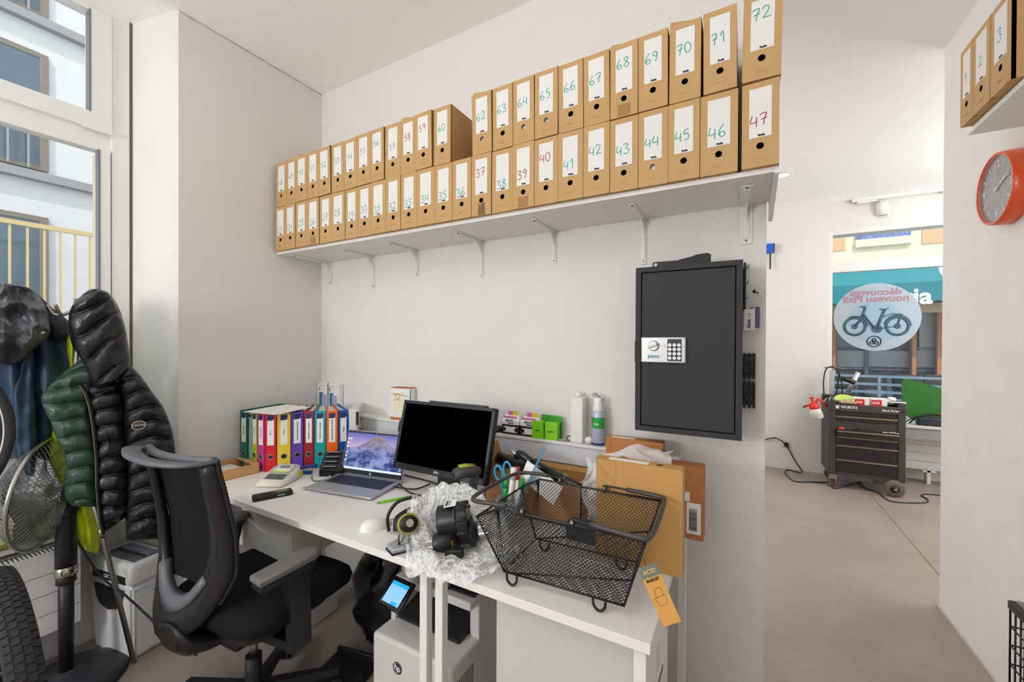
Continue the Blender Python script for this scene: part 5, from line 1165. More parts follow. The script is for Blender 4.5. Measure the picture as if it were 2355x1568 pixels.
for k, (lab, u, v, L_) in enumerate((('black cable coil on the short desk left of the basket', 1140, 1175, .05),)):
    tag(obj('cable', B().tube([(L_*(1-.01*i)*math.cos(.45*i)*.8, L_*math.sin(.45*i)*.6, .004+.0006*i) for i in range(34)], .003, 6), BLACK, None, oz(u, v, ZD)), lab, 'cable')
tag(obj('dark_case', B().box(-.09, .09, -.03, .03, 0, .06, .01), DARK, None, (-.43, 1.34, ZD)), 'dark box on the desk seen through the basket mesh', 'case')
# ================================================================== WALL DUCT AND WHAT STANDS ON IT
dt = thing('cable_duct', 'light grey wall cable duct running along the back wall above the desks', 'cable duct', (0, YB, 0))
DUC = M('duct_grey', (206, 208, 212), .5)
obj('front_cover', B().box(-2.385, -.20, -.073, -.0, .905, .985, .002), DUC, dt); obj('top_cover', B().box(-2.385, -.20, -.079, 0, .985, .9985, .002), M('duct_white', (224, 224, 222), .5), dt)
ZL = .999
oc = (oy(821, 960, 1.66)+oy(843, 990, 1.66))/2
t = thing('wall_outlet', 'cream wall outlet on the cable duct, right of the binders', 'outlet', (oc.x, 1.6605, oc.z-.008)); CRM = M('cream_socket', (222, 214, 196), .45)
obj('plate', B().box(-.04, .04, -.006, 0, -.037, .037, .002), CRM, t); pl_ = obj('plug', B().box(-.022, .014, -.035, -.006, -.012, .022, .005), M('plug_white', (216, 214, 206), .4), t); obj('cord', B().tube(smooth_path([(-.005, -.03, -.01), (-.004, -.034, -.05), (.0, -.02, -.10), (.02, -.03, -.15)], 6), .003, 6), CRM, pl_)
obj('cord', B().tube(smooth_path([(.006, -.03, -.01), (.01, -.034, -.05), (.016, -.02, -.10), (.05, -.03, -.15)], 6), .003, 6), CRM, t)
PHB = M('phone_box', (232, 232, 234), .4)
for k, (u0, u1, uv, lab) in enumerate(((719, 747, 881, 'white phone box leaning in the wall corner, left of its twin'), (746, 776, 882, 'white phone box standing just right of the corner one'))):
    x0, x1 = oy(u0, 900, 1.70).x, oy(u1, 900, 1.70).x; x0 = max(x0, XL+.006+.1*k); x1 = x0+.112
    t = thing('phone_box', lab, 'box', ((x0+x1)/2, 1.70, ZL), 0, 'phone boxes on the cable duct')
    obj('carton', B().box(-.055, .055, 0, .03, 0, .165, .001), PHB, t)
    pc_ = obj('printed_phone', B().box(-.034, .0, -.0008, 0, .01, .105), M('print_teal', (28, 130, 158), .4), t); obj('phone_front', B().prism(rrect(-.008, .036, .0, .092, .005), -.0014, -.0006, RX(90) @ Matrix.Diagonal((1, 1, -1, 1))), M('print_lilac', (182, 176, 206), .3), t)
    text('lettering', 'Redmi', .012, LMG, t, (-.01, -.0006, .148)); text('badge_letter', 'mi', .011, RED, t, (.035, -.0006, .148)); obj('number_mark', B().box(-.035, -.028, -.0006, 0, .115, .135), INK, t)
x0, x1 = oy(897, 930, 1.665).x, oy(925, 930, 1.665).x; zt_ = oy(899, 890, 1.665).z
t = thing('note_box', 'white carton with taped yellow note reading 32, behind the monitor', 'box', ((x0+x1)/2+.03, 1.668, ZL), 8)
obj('carton', B().box(-.065, .06, 0, .055, .004, zt_-ZL-.004), PHB, t); obj('top_edge', B().box(-.065, .06, 0, .055, zt_-ZL-.004, zt_-ZL), BXM, t); obj('bottom_edge', B().box(-.0655, .0605, -.0005, .0555, .0, .014), BXM, t)
nt_ = obj('yellow_note', B().box(-.05, .02, -.0012, 0, .035, .15), M('pale_yellow_paper', (232, 226, 196), .8), t); handwriting('handwriting', '32', .034, M('red_pen', (190, 60, 44), .6), nt_, (-.022, -.0016, .125), .0011)
obj('side_stripe', B().box(.0605, .0612, .0, .008, .02, .165), M('print_teal', (28, 130, 158), .4), t); obj('string', B().tube(smooth_path([(-.066, -.002, .148), (-.03, -.004, .142), (.02, -.003, .137), (.061, -.001, .126)], 5), .001, 5), KRAFTD, t)
tag(obj('puck', B().lathe([(.03, 0), (.036, .006), (.034, .018), (.02, .024)], 32), BLACK, None, (oy(1143, 990, 1.695).x, 1.697, ZL)), 'flat black puck on the duct between monitor and tape boxes', 'puck')
VB = M('tape_box_black', (44, 38, 38), .5); VP = M('tape_pink', (222, 110, 180), .5); VY = M('tape_yellow', (240, 206, 60), .5)
for k, (u0, u1) in enumerate(((1155, 1194), (1197, 1240))):
    x0, x1 = oy(u0, 990, 1.672).x, oy(u1, 990, 1.672).x; w_ = (x1-x0)/2
    t = thing('tape_box', 'cassette-look tape box with pink and yellow top, '+('left one' if k == 0 else 'beside the green boxes'), 'box', ((x0+x1)/2, 1.668, ZL), 0, 'cassette-look tape boxes')
    obj('lower_half', B().box(-w_, w_, 0, .045, 0, .046, .001), VB, t)
    obj('upper_half', B().loft([[(-w_, 0, .046), (w_, 0, .046), (w_, .045, .046), (-w_, .045, .046)], [(-w_, .0, .062), (w_, .0, .062), (w_, .045, .062), (-w_, .045, .062)], [(-w_*.8, .02, .088), (w_*.8, .02, .088), (w_*.8, .026, .088), (-w_*.8, .026, .088)]], smooth=False), PAPER, t)
    obj('hang_tab', B().box(-w_*.45, w_*.05, .019, .021, .086, .106), VP, t); obj('hang_tab_edge', B().box(w_*.05, w_*.7, .019, .021, .086, .106), VY, t); obj('top_stripe', B().box(-w_*.9, w_*.6, .009, .012, .072, .082, 0, RX(0)), VP, t)
    lb = obj('cassette_label', B().prism(rrect(-w_*.85, w_*.85, .010, .036, .008), -.001, 0, RX(90) @ Matrix.Diagonal((1, 1, -1, 1))), PAPER, t)
    for sg in (-1, 1): obj('reel_window', B().cyl(.010, -.0016, -.0008, 20, T(sg*w_*.72, 0, .023) @ RX(-90) @ T(0, 0, .0)), VB, t)
    text('lettering', 'MICRO', .0135, INK, t, (-.004, -.0008, .064), None, .0004); text('lettering', 'Tubeless', .0095, INK, t, (.0, -.0008, .053), None, .0003)
GB = M('lime_box', (126, 206, 22), .45); GB2 = M('leaf_green_card', (66, 156, 40), .5)
for k, (u0, u1) in enumerate(((1224, 1250), (1254, 1282))):
    x0, x1 = oy(u0, 1000, 1.664).x, oy(u1, 1000, 1.664).x; w_ = (x1-x0)/2
    t = thing('lime_box', 'small lime green box on the duct, '+('next to the tape boxes' if k == 0 else 'in front of the blister card'), 'box', ((x0+x1)/2, 1.661, ZL), 2, 'lime boxes on the duct'); obj('carton', B().box(-w_, w_, 0, .03, 0, .076, .001), GB, t); text('lettering', 'lezyne' if k == 0 else 'LEVELS A', .008, INK, t, (0, -.0006, .036), None, .0003)
t = thing('blister_card', 'leaf green blister card standing behind the lime boxes', 'card', (oy(1268, 980, 1.71).x, 1.708, ZL), -6); obj('card', B().prism(rrect(-.05, .055, 0, .10, .006), -.001, .001, RX(90) @ Matrix.Diagonal((1, 1, -1, 1))), GB2, t); obj('blister', B().box(.03, .05, -.02, -.001, .01, .07, .005), GB2, t)
t = thing('metal_clamp', 'small metal clamp lying on the duct right of the lime boxes', 'clamp', (oy(1300, 1010, 1.675).x, 1.674, ZL), 10)
obj('lever', B().box(-.03, .006, -.005, .005, 0, .008, .002), STEEL, t); obj('ring', B().tube([(.02+.012*math.cos(2*PI*k/16), 0, .013+.011*math.sin(2*PI*k/16)) for k in range(16)], .003, 6, closed=True), M('old_brass', (120, 108, 84), .4, 1.), t)
xa_, xb_ = oy(1316, 1000, 1.695).x, oy(1345, 1000, 1.695).x
t = thing('milky_bottle', 'tall square milky plastic bottle on the duct, left of the spray can', 'bottle', ((xa_+xb_)/2, 1.695, ZL)); MLK = M('milky_plastic', (240, 238, 232), .5, alpha=.9); w_ = (xb_-xa_)/2
obj('body', B().box(-w_, w_, -w_, w_, 0, .195, .006), MLK, t); obj('cap', B().cyl(.014, .195, .215, 20), MLK, t)
tag(obj('white_ball', B().ball((0, 0, .0165), .0165, 24, 16), M('ball_white', (232, 228, 220), .5), None, (oy(1354, 1010, 1.672).x, 1.672, ZL)), 'small white ball between the milky bottle and the spray can', 'ball')
sx = (oy(1360, 1000, 1.68).x+oy(1391, 1000, 1.68).x)/2
t = thing('spray_can', 'white and lilac air freshener spray can with a green label', 'spray can', (sx, 1.682, ZL)); LIL = M('can_lilac', (186, 192, 222), .3, .2)
obj('can', B().lathe([(.024, 0), (.0265, .004), (.0265, .125), (.024, .137), (.019, .142)], 32), LIL, t); obj('cap', B().lathe([(.022, .138), (.023, .15), (.018, .175), (.019, .20)], 28), M('cap_white', (232, 232, 232), .35), t)
obj('trigger', B().prism([(-.022, .0), (.022, -.02), (.02, -.012), (-.016, .012), (-.022, .012)], -.014, .014, T(0, 0, .205) @ RX(90) @ RZ(0)), LMG, t); obj('green_label', B().lathe([(.0268, .072), (.0268, .112)], 32, cap=False), M('label_green', (40, 160, 60), .4), t); obj('label_mound', B().lathe([(.0266, .112), (.0267, .118)], 32, cap=False), M('label_green', (40, 160, 60), .4), t)
obj('base_band', B().lathe([(.0267, .004), (.0267, .012)], 32, cap=False), NAVY, t); text('lettering', 'fresh', .011, PAPER, t, (0, -.0272, .092), None, .0003)
# ================================================================== SAFE AND THINGS ROUND IT
SF = M('safe_grey', (52, 54, 57), .6, spec=.35, bump=.25, bscale=600); SFD = M('safe_gap', (18, 18, 19), .8)
sx0, sx1, sz0, sz1 = -.342, .004, 1.106, 1.705
t = thing('wall_safe', 'dark grey wall safe with silver keypad plate beside the free wall end', 'safe', ((sx0+sx1)/2, 1.55, sz0)); w_ = (sx1-sx0)/2; h_ = sz1-sz0
b = B(); b.box(-w_, w_, .018, YB-1.55-.0005, 0, h_, .002); fr = .019
b.box(-w_, w_, 0, .02, 0, fr, .002).box(-w_, w_, 0, .02, h_-fr, h_, .002).box(-w_, -w_+fr, .0005, .02, fr-.003, h_-fr+.003).box(w_-fr, w_, .0005, .02, fr-.003, h_-fr+.003); obj('body', b, SF, t)
dr = obj('door', B().box(-w_+fr+.003, w_-fr-.003, .003, .018, fr+.003, h_-fr-.003, .002), SF, t)
px0 = oy(1475, 800, 1.55).x-(sx0+sx1)/2; px1 = oy(1578, 800, 1.55).x-(sx0+sx1)/2; pz0 = oy(1475, 833, 1.55).z-sz0; pz1 = oy(1475, 775, 1.55).z-sz0
SIL = M('silver_plate', (186, 187, 188), .35, .7); kp = obj('keypad_plate', B().box(px0, px1, -.008, .003, pz0, pz1, .004), SIL, t)
pw = px1-px0; ph = pz1-pz0
obj('keypad_panel', B().box(px0+pw*.60, px0+pw*.91, -.0092, -.008, pz0+ph*.08, pz1-ph*.08, .0005), M('keypad_dark', (44, 48, 66), .4), kp)
for r_ in range(4):
    for k in range(3): obj('key', B().cyl(.0062, 0, .003, 14, T(px0+pw*(.655+.1*k), -.009, pz0+ph*(.20+.165*r_)) @ RX(90)), M('key_silver', (206, 206, 208), .35, .4), kp)
obj('knob', B().lathe([(.0185, 0), (.0185, .006), (.016, .012)], 28, T(px0+pw*.29, -.008, pz0+ph*.66) @ RX(90)).box(-.016, .016, -.02, -.005, -.004, .004, .002, T(px0+pw*.29, -.008, pz0+ph*.66) @ RY(-20)), CHROME if False else SIL, kp)
obj('key_hole', B().cyl(.006, 0, .002, 18, T(px0+pw*.52, -.008, pz0+ph*.66) @ RX(90)), CHROME, kp); text('lettering', 'pavo', .021, M('pavo_teal', (30, 130, 150), .5), kp, (px0+pw*.29, -.0086, pz0+ph*.26), None, .0004)
for qx, qz in ((.03, .08), (.97, .08), (.03, .92), (.97, .92)): obj('corner_screw', B().cyl(.003, 0, .0015, 12, T(px0+pw*qx, -.008, pz0+ph*qz) @ RX(90)), CHROME, kp)
obj('side_hinge', B().box(-w_-.014, -w_, .05, .12, .245, .33, .003), DARK, t)
t = thing('folding_lock', 'black folding lock lying on top of the wall safe', 'lock', (-.19, 1.60, sz1), 3)
obj('link', B().prism(rrect(-.10, .02, -.012, .012, .008), 0, .022, T(0, 0, .0) @ RZ(0), bev=.003), BLACK, t); obj('body', B().prism([(-.01, 0), (.095, 0), (.095, .034), (.085, .04), (.05, .038), (.02, .026), (-.01, .024)], -.014, .014, RX(90), bev=.003), BLACK, t); obj('rivet', B().cyl(.006, 0, .003, 14, T(-.088, -.012, .011) @ RX(90)), CHROME, t)
tag(obj('paper_slip', B().box(-.06, .06, -.02, .02, 0, .0025), PAPER, None, (-.06, 1.66, sz1), (0, 0, .1)), 'white paper slip lying on the safe behind the folding lock', 'paper')
t = thing('key_rail', 'row of small hooks with keys on the wall right of the safe', 'key rail', (.028, 1.70, 1.60))
obj('rail', B().box(-.022, -.014, .0, .034, -.05, .12, .002), BLACK, t)
for k in range(3): obj('hook', B().tube(smooth_path([(-.016, .01, .10-.055*k), (-.008, -.004, .10-.055*k), (-.006, -.008, .112-.055*k)], 4), .002, 6), STEEL, t)
kr = thing('key_ring', 'bunch of silver keys hanging beside the safe above the white tag', 'keys', (.033, 1.692, 1.612))
for k in range(6):
    a_ = -.4+.16*k; obj('key', B().cyl(.006, -.0008, .0008, 12, T(.004+.003*k, 0, .0) @ RX(90)).box(.0, .024, -.0008, .0008, -.0025, .0025, 0, T(.006+.003*k, -.002*k, 0) @ RY(14*k-20)), STEEL, kr, None, (0, a_*.3, 0))
t = thing('key_tag', 'white card tag with green and dark letters on a cord beside the safe', 'tag', (.026, 1.688, 1.55)); obj('card', B().box(-.017, .016, -.001, .001, -.075, 0), PAPER, t); obj('cord', B().tube([(-.004, 0, -.002), (0, .004, .06)], .001, 5), PAPER, t)
text('lettering', 'way', .021, INK, t, (.0, -.0014, -.052), (0, math.radians(90), 0), .0004); text('green_lettering', 'm', .021, M('lime_ink', (170, 200, 60), .5), t, (.0, -.0014, -.022), (0, math.radians(90), 0), .0004)
t = thing('key_tag', 'purple card tag hanging behind the white tag beside the safe', 'tag', (.043, 1.70, 1.558)); obj('card', B().box(-.014, .014, -.001, .001, -.075, 0), M('purple_card', (96, 82, 124), .5), t); obj('cord', B().tube([(-.004, 0, -.004), (-.008, -.004, .06)], .001, 5), PAPER, t); obj('eyelet', B().cyl(.004, -.0018, .0018, 14, T(-.004, 0, -.006) @ RX(90)), PAPER, t)
for k, (z0, z1, lab) in enumerate(((1.30, 1.393, 'upper'), (1.197, 1.29, 'lower'))):
    t = thing('cable_comb', 'black slotted plastic holder on the wall right of the safe, %s of two' % lab, 'holder', (.03, 1.7152, z0), 0, 'slotted holders by the safe')
    for j in range(3): obj('bar', B().box(-.022+.015*j, -.015+.015*j, -.025, .0188, 0, z1-z0, .001), BLACK, t)
    for j in range(3): obj('rung', B().box(-.022, .014, -.02, .0, .012+.034*j, .02+.034*j), BLACK, t)
# ================================================================== RIGHT WALL
cc = (ox(2246, 425, .905)+ox(2330, 430, .905))/2
t = thing('wall_clock', 'orange wall clock with silver dial on the right wall', 'clock', (XR-.0005, 2.432, 2.063), 0, None, (0, 0, math.radians(-90)))
R_ = .143; ORG = M('clock_orange', (222, 84, 32), .35, coat=.3)
obj('case', B().lathe([(R_+.003, 0), (R_+.003, .03), (R_, .056), (R_-.004, .058), (R_-.009, .056), (R_-.010, .047)], 64, RX(90), cap=False), ORG, t)
obj('dial', B().cyl(R_-.009, .0, .046, 64, RX(90)), M('dial_silver', (150, 150, 153), .12, .75), t)
dm = M('dial_print', (236, 236, 236), .4)
b_ = B()
for k in range(12):
    if k % 3 == 0: continue
    a_ = PI/2-2*PI*k/12; 
    tk_ = B().box(-.0019, .0019, -.0475, -.0462, R_*.60, R_*.82, 0, RY(math.degrees(PI/2-a_))); obj('hour_mark', tk_, dm, t)
for k, n_ in ((12, '12'), (3, '3'), (6, '6'), (9, '9')):
    a_ = PI/2-2*PI*k/12; text('numeral', n_, .04, dm, t, (R_*.70*math.cos(a_), -.0468, R_*.70*math.sin(a_)), None, .0006)
obj('hour_hand', B().box(-.0025, .0025, -.0495, -.0485, -.015, .07, 0, RY(62)), dm, t); obj('minute_hand', B().box(-.002, .002, -.051, -.050, -.02, .095, 0, RY(68)), dm, t); obj('second_hand', B().box(-.0007, .0007, -.0522, -.0516, -.03, .10, 0, RY(-4)), dm, t); obj('hub', B().cyl(.006, .046, .053, 18, RX(90)), dm, t)
obj('cover_glass', B().cyl(R_-.010, .0535, .0545, 64, RX(90)), glass('clock_glass', (255, 255, 255), .10), t)
# folding crate
CRB = M('crate_black', (34, 32, 34), .45); t = thing('folding_crate', 'black folding crate standing against the right wall at the frame edge', 'crate', (XR-.005, 1.80, 0))
b = B(); y0, y1, H_ = -.35, .345, .515; xd = -.105
b.box(xd, 0, y0, y1, 0, .012)
obj('bottom', b, CRB, t)
def lattice(fn, B_):
    for k in range(9):
        f = k/8; B_.tube([fn(f, 0), fn(f, 1)], .003, 6)
    for k in range(8):
        f = k/7; B_.tube([fn(0, f), fn(1, f)], .003, 6)
    for k in range(8): B_.tube([fn((k+.0)/8, .28), fn((k+.5)/8, .14), fn((k+1)/8, .28)], .003, 6)
b = B(); lattice(lambda u, v: (xd, y0+(y1-y0)*u, .02+(H_-.045)*v), b); obj('long_side', b, CRB, t)
b = B(); lattice(lambda u, v: (xd*u, y1, .02+(H_-.045)*v), b); obj('short_side', b, CRB, t); b = B(); lattice(lambda u, v: (-.003, y0+(y1-y0)*u, .02+(H_-.045)*v), b); obj('long_side', b, CRB, t)
b = B(); b.box(xd-.006, xd+.008, y0-.004, y1+.004, H_-.03, H_, .003).box(xd, 0, y1-.008, y1+.006, H_-.03, H_, .003).box(-.01, 0, y0, y1, H_-.03, H_).box(xd, 0, y0-.006, y0+.006, H_-.03, H_); obj('rim', b, CRB, t)
b = B(); b.box(xd+.012, -.012, y0+.01, y1-.012, .013, H_+.004, .004); obj('lid_panel', B().box(xd+.01, -.005, y0+.01, y1-.006, H_-.006, H_+.008, .003), M('crate_lid', (120, 116, 108), .4), t)
for q in [oz(2159.6, 1391, 0)]: pass
# ================================================================== FAR ROOM
yt = 5.10; TBD = M('toolbox_grey', (66, 62, 60), .5, var=.06, vscale=8); TBK = M('toolbox_black', (34, 32, 31), .55); TBE = M('toolbox_edge', (140, 126, 108), .35, .6)
X0, X1 = oy(1906, 1000, yt).x, oy(2084, 1000, yt).x; ztop = oy(1900, 920, yt).z; zbot = oy(1893, 1088, yt).z; W_ = X1-X0
t = thing('tool_trolley', 'dark grey tool trolley with drawers before the shop window', 'tool trolley', (X0, yt, 0))
b = B(); b.box(0, W_, .012, .44, zbot, ztop-.03, .006); b.box(0, .055, 0, .02, zbot, ztop, .006); b.box(W_-.055, W_, 0, .02, zbot, ztop, .006); b.box(.05, W_-.05, 0, .02, zbot, zbot+.03); b.box(-.006, W_+.006, -.004, .445, ztop-.10, ztop-.03, .006); b.box(.53, W_+.006, -.004, .2, ztop-.04, ztop+.01, .012)
obj('cabinet', b, TBD, t)
dz = [oy(1912, 800+k/3.92, yt).z for k in (545, 603, 655, 725, 785, 862, 990, 1108)]
for k in range(7):
    za, zb = dz[k], dz[k+1]; pull = -.05 if k == 3 else (.006 if k != 2 else .05)
    d_ = obj('drawer', B().box(.058, W_-.058, pull, .03, zb+.006, za-.004, .002), TBK, t); obj('edge_pull', B().box(.058, W_-.058, pull-.008, pull+.002, za-.018, za-.004, .002), TBE, d_)
text('lettering', 'WURTH', .034, PAPER, t, (.155, -.0055, ztop-.058), None, .001); text('lettering', 'Black Panel', .026, PAPER, t, (.46, -.0055, ztop-.066), (0, 0, 0), .0006); lk = obj('lock', B().cyl(.011, 0, .004, 18, T(.548, -.004, ztop-.07) @ RX(90)), BLACK, t)
obj('emblem', B().prism([(.055, ztop-.075), (.075, ztop-.075), (.083, ztop-.045), (.05, ztop-.045)], .0045, .006, RX(90)), PAPER, t)
for nm, u, v, r_, w_ in (('caster', 1913, 1117, .042, .03), ('wheel', 2057, 1143, .078, .04)):
    p = oz(u, v, 0); c = (p.x-X0, p.y-yt, r_)
    if nm == 'caster':
        k_ = obj('caster', B().cyl(r_, -.014, .014, 22, T(c[0], .03, r_) @ RX(90) @ RY(0)), M('caster_rubber', (92, 78, 66), .7), t); obj('fork', B().box(c[0]-.03, c[0]+.03, .0, .055, .085, zbot, .003).box(c[0]-.026, c[0]-.018, .01, .05, .03, .09).box(c[0]+.018, c[0]+.026, .01, .05, .03, .09), M('zinc', (150, 140, 126), .4, .7), k_)
    else:
        k_ = obj('wheel', B().lathe([(.03, -.016), (r_-.006, -.018), (r_, -.010), (r_, .010), (r_-.006, .018), (.03, .016)], 34, T(c[0], -.025, r_) @ RX(90)), M('solid_tyre', (104, 94, 84), .7), t); obj('hub', B().lathe([(.034, .0), (.034, .022), (.016, .028), (.014, .034)], 24, T(c[0], -.025, r_) @ RX(90)), TBK, k_); obj('axle_cap', B().cyl(.013, .033, .042, 16, T(c[0], -.025, r_) @ RX(90)), CHROME, k_)
obj('caster', B().cyl(.042, -.014, .014, 22, T(.06, .38, .042) @ RX(90)).box(.03, .09, .35, .41, .07, zbot), M('caster_rubber', (92, 78, 66), .7), t); obj('wheel', B().cyl(.078, -.018, .018, 30, T(W_-.10, .40, .078) @ RX(90)), M('solid_tyre', (104, 94, 84), .7), t)
zt2 = ztop-.03
def on(u, y): return oy(u, 900, y).x
# contents of the open drawer
dzz = dz[3]
tag(obj('red_part', B().ball((0, 0, .014), .017, 16, 10, sx=1.5), M('red_rubber', (206, 66, 50), .5), None, (on(1935, yt+.0), yt-.01, dzz-.004)), 'red rounded part in the open trolley drawer', 'part')
tag(obj('dark_tray', B().box(-.075, .075, -.02, .02, 0, .022, .003), TBK, None, (on(1993, yt), yt-.008, dzz-.006)), 'dark tray in the middle of the open trolley drawer', 'tray')
bt_ = B()
for k in range(9): bt_.cyl(.006, -.014, .014, 8, T(-.05+.0125*k, random.uniform(-.008, .008), .008) @ RX(70) @ RY(random.uniform(-40, 40)))
tag(obj('drawer_bits', bt_, STEEL, kind='stuff'), 'small metal bits at the right of the open trolley drawer', 'bits'); bpy.data.objects['drawer_bits'].location = (on(2045, yt), yt-.01, dzz-.004)
# things on the trolley
def red_box(u0, u1, lab):
    x0, x1 = on(u0, yt+.03), on(u1, yt+.03); t = thing('carton', lab, 'box', ((x0+x1)/2, yt+.03, zt2), 0, 'red and white cartons on the trolley'); w_ = (x1-x0)/2
    obj('carton', B().box(-w_, w_, 0, .10, 0, .068, .001), PAPER, t); lb = obj('red_label', B().box(-w_*.95, w_*.35, -.001, 0, .0, .056), M('label_red', (214, 40, 38), .5), t); obj('white_patch', B().prism(rrect(-w_*.8, w_*.05, .018, .036, .006), -.002, -.001, RX(90) @ Matrix.Diagonal((1, 1, -1, 1))), PAPER, lb); text('lettering', 'BION', .014, M('label_red', (214, 40, 38), .5), lb, (-w_*.38, -.0024, .027), None, .0005); obj('top_print', B().box(-w_*.1, w_*.3, .01, .03, .068, .0685), M('label_red', (214, 40, 38), .5), t)
red_box(1965, 2000, 'red and white carton on the trolley, left of two'); red_box(2003, 2041, 'red and white carton on the trolley, right of two')
t = thing('paper_tray', 'white tray at the right end of the trolley top', 'tray', (on(2062, yt+.06), yt+.07, zt2+.038)); obj('board', B().box(-.055, .06, -.05, .06, 0, .012, .003), PAPER, t); obj('dark_inlay', B().box(-.045, .05, -.045, .02, .012, .015, .001), DARK, t)
tag(obj('white_cup', B().lathe([(.03, 0), (.034, .03), (.033, .065), (.026, .074)], 24), M('cup_white', (232, 230, 226), .4), None, (on(2053, yt+.16), yt+.19, zt2)), 'rounded white cup behind the white tray on the trolley', 'cup')
t = thing('lime_disc', 'lime green shallow dish tilted on the trolley behind the gloves', 'dish', (on(1944, yt+.12), yt+.13, zt2+.02), 0, None, (math.radians(28), 0, 0)); obj('bowl', B().lathe([(.02, 0), (.07, .008), (.088, .018), (.084, .018), (.066, .012), (.018, .005)], 36, cap=True), M('dish_lime', (184, 212, 106), .4), t)
gl = M('tan_leather', (186, 168, 126), .8, bump=.5, bscale=80); t = thing('work_gloves', 'tan crumpled work gloves on the trolley edge', 'gloves', (on(1946, yt+.02), yt+.035, zt2))
for k in range(5): obj('finger', B().tube(smooth_path([(-.05+.022*k, .01, .028), (-.045+.022*k, -.02, .03-.004*(k % 2)), (-.03+.024*k, -.036, .012)], 6), [.011]*10+[.009]*3, 10), gl, t)
b = B(); b.grid(lambda u, v: (-.065+.125*u, -.005+.05*v, .012+.028*math.sin(PI*u)*(.7+.3*v)+.006*noise.noise(Vector((u*7, v*6, 8)))), 16, 10); b.grid(lambda u, v: (-.065+.125*u, -.005+.05*v, .002), 4, 4); obj('palm', b, gl, t)
t = thing('cable_lights', 'dark cables and black clips heaped at the left of the trolley top', 'cables', (on(1913, yt+.05), yt+.06, zt2))
for k in range(4): obj('cable', B().tube(smooth_path([(-.07+.02*k, -.04, .01), (-.03+.015*k, .02, .04+.01*k), (.03, -.02+.02*k, .03), (.06, .03, .01)], 6), .005, 6), DARK if k % 2 else M('grey_cable', (170, 170, 172), .5), t)
# chrome hose stand and lever on the trolley / sill
hx_ = on(1914, 5.45)
t = thing('bottle_holder_stand', 'silver stand with looped black hoses behind the trolley', 'stand', (hx_, 5.48, zt2)); zt3 = oy(1914, 845, 5.45).z-zt2
obj('post', B().box(-.022, .022, -.015, .015, 0, zt3-.03, .004), M('stand_silver', (196, 198, 202), .35, .6), t); obj('cross_arm', B().tube(smooth_path([(-.065, 0, zt3-.005), (-.02, 0, zt3), (.05, 0, zt3-.004), (.10, 0, zt3-.012)], 5), .012, 8, flat=.5), M('arm_grey', (120, 116, 112), .5), t)
for sx_, wd in ((-.055, .0), (.03, .0)):
    obj('hose', B().tube(smooth_path([(sx_*1.2, -.02, .02), (sx_*1.35, -.02, zt3*.5), (sx_*1.0, -.02, zt3*.92), (.005, -.02, zt3*1.02), (.06, -.02, zt3*.8), (.085, -.02, zt3*.4), (.08, -.02, .0)] if sx_ < 0 else [(.02, -.02, .0), (.045, -.02, zt3*.4), (.055, -.02, zt3*.85)], 6), .006, 6), BLACK, t)
obj('foot', B().box(-.08, .09, -.06, .06, -.005, .05, .012), TBK, t)
t = thing('tyre_lever_stand', 'silver angled arm with a black grip behind the trolley', 'arm', (on(1953, 5.42), 5.43, zt2))
q1 = oy(1974, 856, 5.43); q0 = oy(1950, 902, 5.43); o_ = Vector((on(1953, 5.42), 5.43, zt2))
obj('arm', B().tube([q0-o_, q1-o_], .02, 10, flat=.6), M('stand_silver', (196, 198, 202), .35, .6), t); g0, g1 = oy(1934, 868, 5.40), oy(1966, 880, 5.40); obj('grip', B().tube([g0-o_, g0.lerp(g1, .25)-o_, g1-o_], [.016, .022, .024], 10), BLACK, t); obj('knuckle', B().box(-.06, .05, -.03, .03, 0, .05, .012), BLACK, t)
# sprayer hanging at the side of the trolley
SPR = M('sprayer_red', (222, 52, 34), .4); SPW = M('sprayer_white', (222, 220, 212), .5, alpha=.97)
sc0 = oy(1879, 950, 5.08); t = thing('pressure_sprayer', 'red and white pump sprayer hooked on the left side of the trolley', 'sprayer', (sc0.x+.012, 5.12, oy(1879, 964, 5.08).z), 0, None, (0, math.radians(-14), 0))
obj('bottle', B().lathe([(.04, 0), (.052, .01), (.054, .05), (.05, .085), (.04, .105)], 28), SPW, t); obj('label', B().lathe([(.0548, .02), (.0545, .06)], 28, cap=False), M('sprayer_label', (196, 196, 176), .6), t); obj('head', B().lathe([(.042, .100), (.044, .125), (.03, .15), (.016, .165), (.014, .185)], 24).tube([(-.02, 0, .152), (-.075, 0, .138)], .012, 10), SPR, t)
obj('pump_knob', B().lathe([(.008, .18), (.008, .2), (.022, .212), (.02, .222)], 18), SPR, t); obj('nozzle', B().tube([(-.073, 0, .138), (-.095, 0, .133)], .008, 10), BLACK, t); obj('handle', B().tube(smooth_path([(.02, 0, .155), (.05, 0, .19), (.09, .02, .14), (.10, .04, .10)], 6), .011, 10).tube([(.095, .03, .12), (.14, .06, .115)], .007, 8), SPR, t)
